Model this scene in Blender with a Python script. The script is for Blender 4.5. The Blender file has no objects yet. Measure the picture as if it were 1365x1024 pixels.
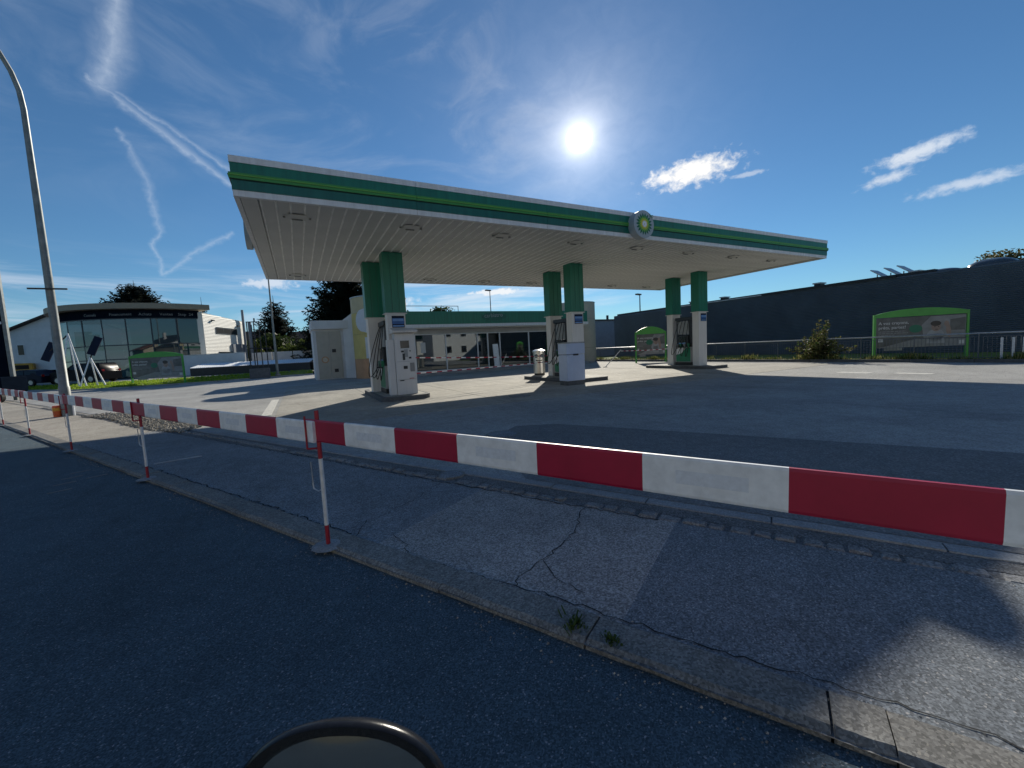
import bpy, bmesh, math, random
from mathutils import Vector, Matrix

R = math.radians
rnd = random.Random(7)
scene = bpy.context.scene
COL = scene.collection

# ------------------------------------------------------------------ camera
cam_data = bpy.data.cameras.new("camera")
cam = bpy.data.objects.new("camera", cam_data)
COL.objects.link(cam)
YAW, PITCH, ROLL = 0.477818, -0.085063, -0.051438
fwd = Vector((math.sin(YAW) * math.cos(PITCH), math.cos(YAW) * math.cos(PITCH), math.sin(PITCH)))
rt = Vector((math.cos(YAW), -math.sin(YAW), 0.0))
up = rt.cross(fwd)
cr, sr = math.cos(ROLL), math.sin(ROLL)
rt, up = cr * rt + sr * up, -sr * rt + cr * up
M = Matrix((rt, up, -fwd)).transposed().to_4x4()
M.translation = Vector((0, 0, 1.5))
cam.matrix_world = M
cam_data.sensor_width = 36.0
cam_data.lens = 36.0 * 544.26 / 1365.0
cam_data.clip_start = 0.02
cam_data.clip_end = 3000
scene.camera = cam

# ------------------------------------------------------------------ sky and sun
SUN_AZ, SUN_EL = 37.94, 25.35          # azimuth from +Y towards +X, degrees
SKY_STRENGTH = 0.060
world = bpy.data.worlds.new("World")
scene.world = world
world.use_nodes = True
wt = world.node_tree
for n in list(wt.nodes):
    wt.nodes.remove(n)


class S:
    """tiny expression wrapper that writes math nodes"""
    def __init__(self, sock):
        self.s = sock

    @staticmethod
    def op(o, *args):
        n = wt.nodes.new("ShaderNodeMath")
        n.operation = o
        for i, a in enumerate(args):
            if isinstance(a, S):
                wt.links.new(a.s, n.inputs[i])
            else:
                n.inputs[i].default_value = a
        return S(n.outputs[0])

    def __add__(s, o): return S.op('ADD', s, o)
    def __radd__(s, o): return S.op('ADD', o, s)
    def __sub__(s, o): return S.op('SUBTRACT', s, o)
    def __rsub__(s, o): return S.op('SUBTRACT', o, s)
    def __mul__(s, o): return S.op('MULTIPLY', s, o)
    def __rmul__(s, o): return S.op('MULTIPLY', o, s)
    def __truediv__(s, o): return S.op('DIVIDE', s, o)


def sstep(x, a, b):
    n = wt.nodes.new("ShaderNodeMapRange")
    n.interpolation_type = 'SMOOTHSTEP'
    wt.links.new(x.s, n.inputs[0])
    n.inputs[1].default_value, n.inputs[2].default_value = a, b
    n.inputs[3].default_value, n.inputs[4].default_value = 0, 1
    return S(n.outputs[0])


def clamp01(x):
    r = S.op('ADD', x, 0.0)
    r.s.node.use_clamp = True
    return r


tc = wt.nodes.new("ShaderNodeTexCoord")
sep = wt.nodes.new("ShaderNodeSeparateXYZ")
wt.links.new(tc.outputs['Generated'], sep.inputs[0])
X, Y, Z = (S(sep.outputs[i]) for i in range(3))
AZ = S.op('ARCTAN2', X, Y) * (180 / math.pi)
EL = S.op('ARCSINE', Z) * (180 / math.pi)


def wnoise(scale_az, scale_el, detail=5, rough=0.55, dist=0.0, seed=0.0):
    c = wt.nodes.new("ShaderNodeCombineXYZ")
    wt.links.new((AZ * scale_az).s, c.inputs[0])
    wt.links.new((EL * scale_el).s, c.inputs[1])
    c.inputs[2].default_value = seed
    n = wt.nodes.new("ShaderNodeTexNoise")
    n.inputs['Scale'].default_value = 1.0
    n.inputs['Detail'].default_value = detail
    n.inputs['Roughness'].default_value = rough
    n.inputs['Distortion'].default_value = dist
    wt.links.new(c.outputs[0], n.inputs['Vector'])
    return S(n.outputs[0])


nz_a = wnoise(0.35, 0.5, 6, 0.62, 0.6, 1.3)
nz_b = wnoise(1.1, 1.5, 5, 0.6, 0.3, 4.1)
nz_c = wnoise(0.07, 0.16, 6, 0.6, 1.0, 8.8)
nz_d = wnoise(0.05, 0.42, 7, 0.62, 0.8, 2.2)
AZw = AZ + (nz_a - 0.5) * 1.6
ELw = EL + (nz_b - 0.5) * 0.7


def trail(pts, gain):
    """soft streak along a chain of (az, el, halfwidth) directions"""
    best = None
    for (a0, e0, w0), (a1, e1, w1) in zip(pts[:-1], pts[1:]):
        kx = math.cos(R(0.5 * (e0 + e1)))
        dx, dy = (a1 - a0) * kx, e1 - e0
        L2 = dx * dx + dy * dy
        px, py = (AZw - a0) * kx, ELw - e0
        t = clamp01((px * dx + py * dy) / L2)
        qx, qy = px - t * dx, py - t * dy
        dist = S.op('SQRT', qx * qx + qy * qy)
        w = t * (w1 - w0) + w0
        v = 1.0 - clamp01(dist / w)
        best = v if best is None else S.op('MAXIMUM', best, v)
    return best * best * gain


def puff(a, e, ra, re, slope, gain, lo=0.15, hi=0.75):
    """an elongated cloud with a ragged edge"""
    kx = math.cos(R(e))
    px, py = (AZ - a) * kx, EL - e
    c, s = math.cos(slope), math.sin(slope)
    u, v = (px * c + py * s) / ra, (py * c - px * s) / re
    d = 1.0 - S.op('SQRT', u * u + v * v)
    return sstep(d + (nz_a - 0.5) * 0.9 + (nz_b - 0.5) * 1.3, lo, hi) * gain


trails = [
    trail([(-12.7, 33.5, 1.5), (-13.6, 29.2, 2.6), (-14.9, 26.0, 2.0)], 0.4),
    trail([(-12.6, 34.5, 0.8), (-13.4, 29.5, 0.8)], 0.35),
    trail([(-15.9, 26.2, 0.5), (-11.6, 23.7, 0.9), (-9.3, 22.3, 1.0), (-4.9, 19.3, 0.7)], 0.34),
    trail([(-14.1, 25.6, 0.4), (-10.3, 23.9, 0.6), (-4.9, 20.9, 0.6)], 0.26),
    trail([(-14.0, 22.6, 0.4), (-12.65, 19.3, 1.2), (-12.15, 16.6, 0.8), (-11.8, 14.0, 0.65)], 0.24),
    trail([(-11.8, 14.0, 0.45), (-12.5, 12.7, 0.45), (-11.95, 9.6, 0.45), (-9.4, 12.0, 0.55), (-5.6, 14.5, 0.45)], 0.28),
]
cloud = None
for t in trails:
    cloud = t if cloud is None else S.op('MAXIMUM', cloud, t)
cloud = cloud * (0.1 + nz_b * 1.1 + nz_a * 0.7)
for pf in [
    puff(51.4, 19.7, 6.6, 2.0, 0.06, 1.0, 0.05, 0.85),
    puff(72.0, 16.4, 4.6, 1.0, 0.14, 0.95, 0.05, 0.9),
    puff(69.6, 14.7, 2.9, 0.75, 0.16, 0.8, 0.1, 0.95),
    puff(75.6, 12.7, 5.0, 0.8, 0.03, 0.8, 0.05, 0.95),
    puff(57.5, 18.3, 2.2, 0.4, 0.0, 0.35),
    puff(-2.2, 9.2, 4.0, 0.9, 0.0, 0.95, 0.1, 0.7),
    puff(25.5, 7.9, 5.0, 0.7, 0.04, 0.9, 0.1, 0.7),
    puff(10.0, 7.0, 8.0, 1.1, 0.0, 0.75, 0.1, 0.8),
]:
    cloud = S.op('MAXIMUM', cloud, pf)
# thin cirrus veil high on the left half, thin bands low above the roofs
veil = sstep(nz_c, 0.42, 0.78) * sstep(AZ, 52.0, 20.0) * sstep(EL, 12.0, 24.0) * 0.14
band = sstep(nz_d, 0.42, 0.68) * sstep(EL, 13.0, 6.5) * sstep(AZ, 50.0, 30.0) * 0.6
cloud = clamp01(S.op('MAXIMUM', S.op('MAXIMUM', cloud, veil), band))

sky = wt.nodes.new("ShaderNodeTexSky")
sky.sky_type = 'NISHITA'
sky.sun_disc = False
sky.sun_elevation = R(SUN_EL)
sky.sun_rotation = R(SUN_AZ)
sky.air_density = 1.0
sky.dust_density = 0.0
sky.ozone_density = 4.0

# angle to the sun
sd = Vector((math.sin(R(SUN_AZ)) * math.cos(R(SUN_EL)), math.cos(R(SUN_AZ)) * math.cos(R(SUN_EL)), math.sin(R(SUN_EL))))
cosang = X * sd.x + Y * sd.y + Z * sd.z
ANG = S.op('ARCCOSINE', clamp01(cosang)) * (180 / math.pi)


def rgb(col):
    n = wt.nodes.new("ShaderNodeRGB")
    n.outputs[0].default_value = (*col, 1)
    return n.outputs[0]


def mixc(fac, a, b, mode='MIX'):
    n = wt.nodes.new("ShaderNodeMix")
    n.data_type = 'RGBA'
    n.blend_type = mode
    if isinstance(fac, S):
        wt.links.new(fac.s, n.inputs[0])
    else:
        n.inputs[0].default_value = fac
    wt.links.new(a, n.inputs[6])
    wt.links.new(b, n.inputs[7])
    return n.outputs[2]


def scale_c(col, fac):
    n = wt.nodes.new("ShaderNodeVectorMath")
    n.operation = 'SCALE'
    wt.links.new(col, n.inputs[0])
    if isinstance(fac, S):
        wt.links.new(fac.s, n.inputs[3])
    else:
        n.inputs[3].default_value = fac
    return n.outputs[0]


def add_c(a, b):
    n = wt.nodes.new("ShaderNodeVectorMath")
    n.operation = 'ADD'
    wt.links.new(a, n.inputs[0])
    wt.links.new(b, n.inputs[1])
    return n.outputs[0]


near_sun = sstep(ANG, 40.0, 8.0)
cloud_col = mixc(near_sun, rgb((7.2, 8.2, 9.6)), rgb((12.0, 11.6, 11.0)))
sky_t = mixc(1.0, sky.outputs[0], rgb((0.60, 0.84, 0.95)), 'MULTIPLY')
sky_cl = mixc(cloud, sky_t, cloud_col)
# the visible sun and its aureole
core = sstep(ANG, 1.6, 0.9) * 200.0
au1 = S.op('POWER', 2.718, ANG * (-1 / 1.3)) * 19.0
au2 = S.op('POWER', 2.718, ANG * (-1 / 6.0)) * 5.0
glow = add_c(scale_c(rgb((1.0, 0.93, 0.80)), core + au1), scale_c(rgb((1.0, 0.98, 0.95)), au2 * (0.6 + nz_a * 0.8)))
total = add_c(sky_cl, glow)
bg = wt.nodes.new("ShaderNodeBackground")
bg.inputs[1].default_value = SKY_STRENGTH
wt.links.new(total, bg.inputs[0])
wo = wt.nodes.new("ShaderNodeOutputWorld")
wt.links.new(bg.outputs[0], wo.inputs[0])

sun_data = bpy.data.lights.new("sun", 'SUN')
sun_data.energy = 3.7
sun_data.angle = R(0.53)
sun_data.color = (1.0, 0.93, 0.80)
sun = bpy.data.objects.new("sun", sun_data)
COL.objects.link(sun)
sun.rotation_euler = (-sd).to_track_quat('-Z', 'Y').to_euler()
sun.location = (30, 40, 40)

scene.view_settings.view_transform = 'Standard'
scene.view_settings.look = 'None'
scene.view_settings.exposure = 0.60
scene.view_settings.gamma = 1.0
scene.view_settings.use_curve_mapping = False
scene.cycles.max_bounces = 8
scene.cycles.diffuse_bounces = 4
scene.cycles.glossy_bounces = 4
scene.cycles.transparent_max_bounces = 8
scene.cycles.caustics_reflective = False
scene.cycles.caustics_refractive = False
scene.cycles.sample_clamp_indirect = 6.0


# ------------------------------------------------------------------ materials
def new_mat(name):
    m = bpy.data.materials.new(name)
    m.use_nodes = True
    nt = m.node_tree
    b = nt.nodes['Principled BSDF']
    return m, nt, b


def nd(nt, kind, **inp):
    n = nt.nodes.new(kind)
    for k, v in inp.items():
        n.inputs[k].default_value = v
    return n


def ramp(nt, src, stops):
    n = nt.nodes.new("ShaderNodeValToRGB")
    e = n.color_ramp.elements
    while len(e) < len(stops):
        e.new(0.5)
    for el, (p, c) in zip(e, stops):
        el.position = p
        el.color = (*c, 1) if len(c) == 3 else c
    nt.links.new(src, n.inputs[0])
    return n.outputs[0]


def mul(nt, a, b, fac=1.0):
    n = nt.nodes.new("ShaderNodeMix")
    n.data_type = 'RGBA'
    n.blend_type = 'MULTIPLY'
    n.inputs[0].default_value = fac
    nt.links.new(a, n.inputs[6])
    nt.links.new(b, n.inputs[7])
    return n.outputs[2]


def plain(name, col, rough=0.6, metal=0.0, var=0.18, scale=3.0, bump=0.0, bscale=60.0, spec=0.5, streak=False):
    m, nt, b = new_mat(name)
    t = nt.nodes.new("ShaderNodeTexCoord")
    src = t.outputs['Object']
    if streak:
        mp = nd(nt, "ShaderNodeMapping")
        mp.inputs['Scale'].default_value = (4, 4, 0.35)
        nt.links.new(src, mp.inputs[0])
        src = mp.outputs[0]
    n = nd(nt, "ShaderNodeTexNoise", Scale=scale, Detail=6.0, Roughness=0.6)
    nt.links.new(src, n.inputs['Vector'])
    lo = tuple(c * (1 - var) for c in col)
    hi = tuple(min(1, c * (1 + var)) for c in col)
    nt.links.new(ramp(nt, n.outputs[0], [(0.3, lo), (0.7, hi)]), b.inputs['Base Color'])
    b.inputs['Roughness'].default_value = rough
    b.inputs['Metallic'].default_value = metal
    b.inputs['Specular IOR Level'].default_value = spec
    if bump:
        n2 = nd(nt, "ShaderNodeTexNoise", Scale=bscale, Detail=4.0)
        nt.links.new(t.outputs['Object'], n2.inputs['Vector'])
        bp = nd(nt, "ShaderNodeBump", Strength=bump, Distance=0.01)
        nt.links.new(n2.outputs[0], bp.inputs['Height'])
        nt.links.new(bp.outputs[0], b.inputs['Normal'])
    return m


def asphalt(name, base, contrast=0.5, fleck=0.03, fleck_col=(0.35, 0.34, 0.33), agg=75.0, patch=0.25, warm=(1, 1, 1), bump=0.6, rough=0.88):
    m, nt, b = new_mat(name)
    t = nt.nodes.new("ShaderNodeTexCoord")
    co = t.outputs['Object']
    v = nd(nt, "ShaderNodeTexVoronoi", Scale=agg)
    nt.links.new(co, v.inputs['Vector'])
    sepc = nt.nodes.new("ShaderNodeSeparateColor")
    nt.links.new(v.outputs['Color'], sepc.inputs[0])
    bs = tuple(base * w for w in warm)
    lo = tuple(c * (1 - contrast) for c in bs)
    hi = tuple(c * (1 + contrast) for c in bs)
    agg_c = ramp(nt, sepc.outputs[0], [(0.0, lo), (0.55, bs), (1 - fleck - 0.02, hi), (1 - fleck * 0.3, fleck_col)])
    big = nd(nt, "ShaderNodeTexNoise", Scale=0.45, Detail=7.0, Roughness=0.62)
    nt.links.new(co, big.inputs['Vector'])
    med = nd(nt, "ShaderNodeTexNoise", Scale=5.0, Detail=5.0, Roughness=0.6)
    nt.links.new(co, med.inputs['Vector'])
    c1 = mul(nt, agg_c, ramp(nt, big.outputs[0], [(0.3, (1 - patch,) * 3), (0.7, (1 + patch * 0.6,) * 3)]))
    c2 = mul(nt, c1, ramp(nt, med.outputs[0], [(0.3, (0.86,) * 3), (0.7, (1.1,) * 3)]))
    st = nd(nt, "ShaderNodeTexNoise", Scale=0.9, Detail=8.0, Roughness=0.72, Distortion=1.2)
    mp = nd(nt, "ShaderNodeMapping")
    mp.inputs['Rotation'].default_value = (0, 0, 1.06)
    mp.inputs['Scale'].default_value = (1.0, 0.28, 1.0)
    nt.links.new(co, mp.inputs[0])
    nt.links.new(mp.outputs[0], st.inputs['Vector'])
    c2 = mul(nt, c2, ramp(nt, st.outputs[0], [(0.28, (1 - patch * 1.1,) * 3), (0.46, (1.0,) * 3), (0.62, (1.0,) * 3), (0.8, (1 + patch * 0.5,) * 3)]))
    nt.links.new(c2, b.inputs['Base Color'])
    b.inputs['Roughness'].default_value = rough
    b.inputs['Specular IOR Level'].default_value = 0.35
    bp = nd(nt, "ShaderNodeBump", Strength=bump, Distance=0.006)
    nt.links.new(sepc.outputs[1], bp.inputs['Height'])
    nt.links.new(bp.outputs[0], b.inputs['Normal'])
    return m


def foliage_mat(name, dark, light, transl=0.35):
    m, nt, b = new_mat(name)
    t = nt.nodes.new("ShaderNodeTexCoord")
    n = nd(nt, "ShaderNodeTexNoise", Scale=1.7, Detail=4.0)
    nt.links.new(t.outputs['Object'], n.inputs['Vector'])
    w = nd(nt, "ShaderNodeTexWhiteNoise")
    w.noise_dimensions = '3D'
    sn = nd(nt, "ShaderNodeVectorMath")
    sn.operation = 'SNAP'
    sn.inputs[1].default_value = (0.15, 0.15, 0.15)
    nt.links.new(t.outputs['Object'], sn.inputs[0])
    nt.links.new(sn.outputs[0], w.inputs['Vector'])
    mx = nd(nt, "ShaderNodeMath")
    mx.operation = 'MULTIPLY_ADD'
    nt.links.new(w.outputs[0], mx.inputs[0])
    mx.inputs[1].default_value = 0.4
    nt.links.new(n.outputs[0], mx.inputs[2])
    c = ramp(nt, mx.outputs[0], [(0.35, dark), (0.95, light)])
    nt.links.new(c, b.inputs['Base Color'])
    b.inputs['Roughness'].default_value = 0.6
    b.inputs['Specular IOR Level'].default_value = 0.25
    tr = nt.nodes.new("ShaderNodeBsdfTranslucent")
    nt.links.new(c, tr.inputs[0])
    mix = nt.nodes.new("ShaderNodeMixShader")
    mix.inputs[0].default_value = transl
    nt.links.new(b.outputs[0], mix.inputs[1])
    nt.links.new(tr.outputs[0], mix.inputs[2])
    nt.links.new(mix.outputs[0], nt.nodes['Material Output'].inputs[0])
    return m


def glass_mat(name, tint, refl_rough=0.03, opaque=0.35, body=(0.02, 0.03, 0.04), ior=1.8):
    """window pane: fresnel reflection over a tinted see-through body"""
    m, nt, b = new_mat(name)
    b.inputs['Base Color'].default_value = (*body, 1)
    b.inputs['Roughness'].default_value = refl_rough
    b.inputs['IOR'].default_value = 1.7
    b.inputs['Specular IOR Level'].default_value = 0.7
    tr = nt.nodes.new("ShaderNodeBsdfTransparent")
    tr.inputs[0].default_value = (*tint, 1)
    gl = nt.nodes.new("ShaderNodeBsdfGlossy")
    gl.inputs['Roughness'].default_value = refl_rough
    gl.inputs[0].default_value = (0.8, 0.9, 0.95, 1)
    fr = nd(nt, "ShaderNodeFresnel", IOR=ior)
    inner = nt.nodes.new("ShaderNodeMixShader")
    inner.inputs[0].default_value = opaque
    nt.links.new(tr.outputs[0], inner.inputs[1])
    nt.links.new(b.outputs[0], inner.inputs[2])
    mix = nt.nodes.new("ShaderNodeMixShader")
    nt.links.new(fr.outputs[0], mix.inputs[0])
    nt.links.new(inner.outputs[0], mix.inputs[1])
    nt.links.new(gl.outputs[0], mix.inputs[2])
    nt.links.new(mix.outputs[0], nt.nodes['Material Output'].inputs[0])
    return m


MT = dict(
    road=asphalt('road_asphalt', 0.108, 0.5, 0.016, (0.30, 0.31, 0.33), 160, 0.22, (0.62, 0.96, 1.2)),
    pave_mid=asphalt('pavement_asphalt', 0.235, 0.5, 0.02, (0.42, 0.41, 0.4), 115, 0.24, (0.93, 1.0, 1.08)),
    pave_old=asphalt('worn_glare_asphalt', 0.31, 0.5, 0.03, (0.46, 0.45, 0.43), 105, 0.3, (1.04, 1.0, 0.97)),  # worn patch, made paler still for the glare over it
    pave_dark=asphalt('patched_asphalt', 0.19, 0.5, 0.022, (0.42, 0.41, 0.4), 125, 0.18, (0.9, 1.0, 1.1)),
    pave_far=asphalt('sunlit_asphalt', 0.33, 0.3, 0.02, (0.5, 0.47, 0.42), 80, 0.25, (1.08, 1.0, 0.86)),  # far pavement paler and warmer, sunlight put into the colour
    strip=asphalt('strip_asphalt', 0.16, 0.5, 0.02, (0.3, 0.3, 0.3), 100, 0.3),
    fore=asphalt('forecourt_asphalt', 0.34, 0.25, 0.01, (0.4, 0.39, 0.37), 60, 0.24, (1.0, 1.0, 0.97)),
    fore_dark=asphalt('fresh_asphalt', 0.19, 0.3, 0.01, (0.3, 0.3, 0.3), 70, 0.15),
    concrete=asphalt('forecourt_concrete', 0.335, 0.12, 0.01, (0.42, 0.4, 0.36), 30, 0.3, (1.05, 1.0, 0.88), 0.2),
    kerb=asphalt('kerb_stone', 0.22, 0.4, 0.02, (0.34, 0.32, 0.28), 100, 0.35, (1.0, 0.98, 0.92)),
    kerb_light=asphalt('kerb_concrete', 0.32, 0.2, 0.02, (0.4, 0.4, 0.4), 90, 0.3, (0.97, 1.0, 1.03)),
    sett=asphalt('sett_stone', 0.25, 0.4, 0.03, (0.36, 0.35, 0.33), 90, 0.4),
    gravel=plain('gravel_stone', (0.34, 0.31, 0.26), 0.9, var=0.45, scale=20),
    crack=plain('crack_dirt', (0.012, 0.013, 0.015), 0.95),
    paint=plain('worn_road_paint', (0.55, 0.54, 0.5), 0.8, var=0.3, scale=9),
    paint_faint=plain('faded_road_paint', (0.15, 0.15, 0.15), 0.85, var=0.3, scale=9),
    grass=foliage_mat('grass_blades', (0.16, 0.26, 0.02), (0.34, 0.46, 0.05), 0.5),
    soil=plain('lawn_soil', (0.15, 0.20, 0.035), 0.95, var=0.5, scale=4, bump=0.5, bscale=20),
    weeds=foliage_mat('weed_leaves', (0.03, 0.06, 0.012), (0.10, 0.14, 0.03), 0.35),
    dryweed=foliage_mat('dry_grass', (0.16, 0.17, 0.05), (0.36, 0.32, 0.13), 0.4),
    earth=plain('earth', (0.10, 0.10, 0.07), 0.95, var=0.4, scale=0.3),
    white_metal=plain('white_sheet_metal', (0.70, 0.70, 0.70), 0.45, var=0.12, scale=2.5, streak=True),
    soffit=plain('soffit_panel', (0.55, 0.55, 0.525), 0.5, var=0.06, scale=1.2),
    soffit_gap=plain('soffit_lit_seam', (0.80, 0.80, 0.78), 0.6),  # seams lighter than the panels, caught ground light put into the colour
    green=plain('fascia_green', (0.010, 0.16, 0.10), 0.35, var=0.2, scale=2.5, streak=True),
    green_dark=plain('fascia_dark_green', (0.008, 0.115, 0.085), 0.35, var=0.2, scale=2.5, streak=True),
    green_lite=plain('fascia_light_green', (0.05, 0.26, 0.05), 0.4, var=0.08),
    yellow_green=plain('fascia_yellow_green', (0.14, 0.38, 0.05), 0.4, var=0.08),
    groove=plain('fascia_groove', (0.005, 0.03, 0.02), 0.6),
    roof_top=plain('flat_roof_membrane', (0.22, 0.22, 0.21), 0.9),
    col_white=plain('column_white', (0.66, 0.66, 0.65), 0.5, var=0.08, scale=3, streak=True),
    col_green=plain('column_green', (0.010, 0.17, 0.11), 0.4, var=0.1, scale=3, streak=True),
    emblem_plate=plain('emblem_plate', (0.36, 0.41, 0.44), 0.5, var=0.06),  # white disc greyed, its shading put into the colour
    logo_green=plain('emblem_green', (0.006, 0.14, 0.07), 0.4),
    logo_lime=plain('emblem_lime', (0.16, 0.42, 0.04), 0.4),
    logo_yellow=plain('emblem_yellow', (0.62, 0.56, 0.05), 0.4),
    white=plain('white_paint', (0.81, 0.83, 0.85), 0.5, var=0.14, scale=12),
    print_grey=plain('faded_print', (0.70, 0.74, 0.80), 0.55, var=0.10, scale=40),
    red=plain('barrier_red', (0.37, 0.010, 0.045), 0.45, var=0.12, scale=6),
    post_red=plain('post_red', (0.34, 0.015, 0.03), 0.5, var=0.2, scale=20),
    post_white=plain('post_white', (0.66, 0.67, 0.68), 0.5, var=0.12, scale=20),
    steel=plain('galvanised_steel', (0.42, 0.44, 0.46), 0.45, 0.6, var=0.2, scale=12),
    lamp_steel=plain('lamp_post_steel', (0.20, 0.215, 0.21), 0.5, 0.3, var=0.25, scale=5),
    stainless=plain('stainless_steel', (0.55, 0.54, 0.52), 0.28, 0.9, var=0.08, scale=4),
    dark_metal=plain('dark_metal', (0.03, 0.032, 0.036), 0.5, 0.3),
    black=plain('black_plastic', (0.015, 0.016, 0.018), 0.45),
    rubber=plain('hose_rubber', (0.010, 0.011, 0.012), 0.5),
    island=plain('island_kerb', (0.10, 0.105, 0.11), 0.8, var=0.25, scale=6, bump=0.3),
    island_top=plain('island_concrete', (0.30, 0.29, 0.26), 0.85, var=0.2, scale=6, bump=0.3),
    pump_grey=plain('pump_grey', (0.30, 0.32, 0.33), 0.45),
    pump_green=plain('pump_green', (0.01, 0.20, 0.10), 0.4),
    pump_dark=plain('pump_dark', (0.025, 0.03, 0.036), 0.4),
    screen=plain('dark_screen', (0.012, 0.016, 0.022), 0.15),
    blue_sign=plain('sign_blue', (0.03, 0.12, 0.36), 0.45),
    blue_lite=plain('sign_light_blue', (0.16, 0.32, 0.62), 0.45),
    navy=plain('sign_navy', (0.006, 0.012, 0.035), 0.6, spec=0.2),
    cab_blue=plain('cabinet_blue_white', (0.50, 0.58, 0.74), 0.5, var=0.06, scale=3),
    terminal=plain('terminal_white', (0.62, 0.62, 0.62), 0.5, var=0.06, scale=3, streak=True),
    wall_white=plain('render_white', (0.62, 0.62, 0.62), 0.85, var=0.08, scale=1.5, bump=0.15),
    wall_grey=plain('render_grey', (0.42, 0.42, 0.42), 0.85, var=0.1, scale=1.5, bump=0.15),
    wall_beige=plain('render_beige', (0.50, 0.45, 0.36), 0.85, var=0.08, scale=1.2, bump=0.15),
    door_beige=plain('door_beige', (0.42, 0.39, 0.33), 0.6, var=0.06),
    tower_yellow=plain('mural_yellow', (0.58, 0.46, 0.16), 0.7, var=0.12, scale=1.4),
    tower_tan=plain('mural_tan', (0.52, 0.44, 0.27), 0.7, var=0.1, scale=1.4),
    tower_salmon=plain('mural_salmon', (0.52, 0.28, 0.15), 0.7, var=0.15, scale=1.6),
    tower_white=plain('mural_white', (0.60, 0.62, 0.64), 0.7, var=0.06),
    mirror_frame=plain('mirror_housing', (0.010, 0.011, 0.014), 0.24, spec=0.3, var=0.2, scale=90, bump=0.06, bscale=500),
    frame_white=plain('window_frame_white', (0.66, 0.67, 0.68), 0.5, var=0.04),
    frame_dark=plain('window_frame_dark', (0.03, 0.04, 0.05), 0.45),
    beige_fascia=plain('roof_fascia_beige', (0.30, 0.25, 0.18), 0.6, var=0.08),
    sign_dark=plain('sign_band_dark', (0.006, 0.010, 0.018), 1.0, spec=0.0),
    bar_steel=plain('bar_steel', (0.13, 0.145, 0.165), 0.5, 0.3, var=0.15, scale=12),
    siding=plain('white_siding', (0.72, 0.70, 0.64), 0.6, var=0.05),
    dark_siding=plain('dark_siding', (0.085, 0.112, 0.148), 0.6, var=0.2, scale=0.5),
    flashing=plain('roof_flashing', (0.45, 0.46, 0.47), 0.4, 0.5),
    dome=plain('skylight_dome', (0.07, 0.085, 0.10), 0.25, var=0.1),
    grey_shed=plain('shed_cladding', (0.20, 0.23, 0.27), 0.6, var=0.1),
    tile_red=plain('roof_tiles_red', (0.20, 0.085, 0.05), 0.85, var=0.35, scale=2),
    tile_brown=plain('roof_tiles_brown', (0.05, 0.042, 0.038), 0.85, var=0.3, scale=2),
    house_cream=plain('house_cream', (0.55, 0.49, 0.38), 0.85, var=0.08),
    board_green=plain('billboard_green', (0.07, 0.34, 0.05), 0.45, var=0.1),
    poster=plain('poster_grey', (0.115, 0.115, 0.11), 0.5, var=0.35, scale=2.2),
    poster_lite=plain('poster_light_grey', (0.24, 0.24, 0.24), 0.5, var=0.2, scale=3),
    poster_white=plain('poster_white', (0.55, 0.55, 0.54), 0.5, var=0.08),
    poster_shirt=plain('poster_shirt', (0.33, 0.33, 0.34), 0.5, var=0.15, scale=5),
    poster_skin=plain('poster_skin', (0.30, 0.21, 0.17), 0.5, var=0.1),
    poster_hair=plain('poster_hair', (0.05, 0.04, 0.035), 0.5, var=0.2),
    poster_green=plain('poster_green', (0.015, 0.16, 0.09), 0.5, var=0.1),
    carpaint=plain('car_paint_black', (0.006, 0.007, 0.010), 0.35, var=0.05, spec=0.08),
    carpaint_navy=plain('car_paint_navy', (0.008, 0.012, 0.028), 0.35, var=0.05, spec=0.08),
    tyre=plain('tyre_rubber', (0.012, 0.012, 0.012), 0.8),
    rim=plain('alloy_rim', (0.35, 0.35, 0.36), 0.3, 0.8),
    dark_pane=plain('dark_window_pane', (0.010, 0.013, 0.018), 0.5, spec=0.05),
    lens=plain('lamp_lens', (0.25, 0.25, 0.27), 0.4),
    red_lens=plain('tail_lens', (0.25, 0.01, 0.01), 0.15),
    carglass=plain('car_glass', (0.008, 0.011, 0.016), 0.08, var=0.0, spec=0.25),
    orange=plain('bucket_orange', (0.62, 0.10, 0.02), 0.45, var=0.1),
    amber=plain('bucket_yellow', (0.62, 0.30, 0.03), 0.4, var=0.1),
    van_yellow=plain('van_yellow', (0.55, 0.28, 0.02), 0.35),
    bark=plain('bark', (0.06, 0.045, 0.03), 0.95, var=0.3, scale=6),
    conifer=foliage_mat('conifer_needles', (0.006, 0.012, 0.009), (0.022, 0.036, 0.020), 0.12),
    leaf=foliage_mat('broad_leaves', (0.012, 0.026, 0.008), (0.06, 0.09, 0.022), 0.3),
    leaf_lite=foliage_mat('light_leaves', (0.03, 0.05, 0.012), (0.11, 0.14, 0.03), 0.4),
    leaf_olive=foliage_mat('olive_leaves', (0.035, 0.038, 0.014), (0.16, 0.15, 0.06), 0.4),
    panel_dark=plain('solar_glass', (0.02, 0.03, 0.05), 0.1),
    glass=glass_mat('shop_glass', (0.55, 0.62, 0.66), 0.02, 0.45),
    glass_teal=glass_mat('showroom_glass', (0.35, 0.52, 0.55), 0.02, 0.55, (0.015, 0.05, 0.06), 1.5),
    glass_dark=glass_mat('tinted_showroom_glass', (0.16, 0.30, 0.34), 0.02, 0.75, (0.01, 0.045, 0.06), 1.4),
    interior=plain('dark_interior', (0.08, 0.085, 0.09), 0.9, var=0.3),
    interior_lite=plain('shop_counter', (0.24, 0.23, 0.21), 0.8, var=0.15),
)
mg, ntg, bgl = new_mat('mirror_glass')
bgl.inputs['Base Color'].default_value = (0.20, 0.225, 0.26, 1)
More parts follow.
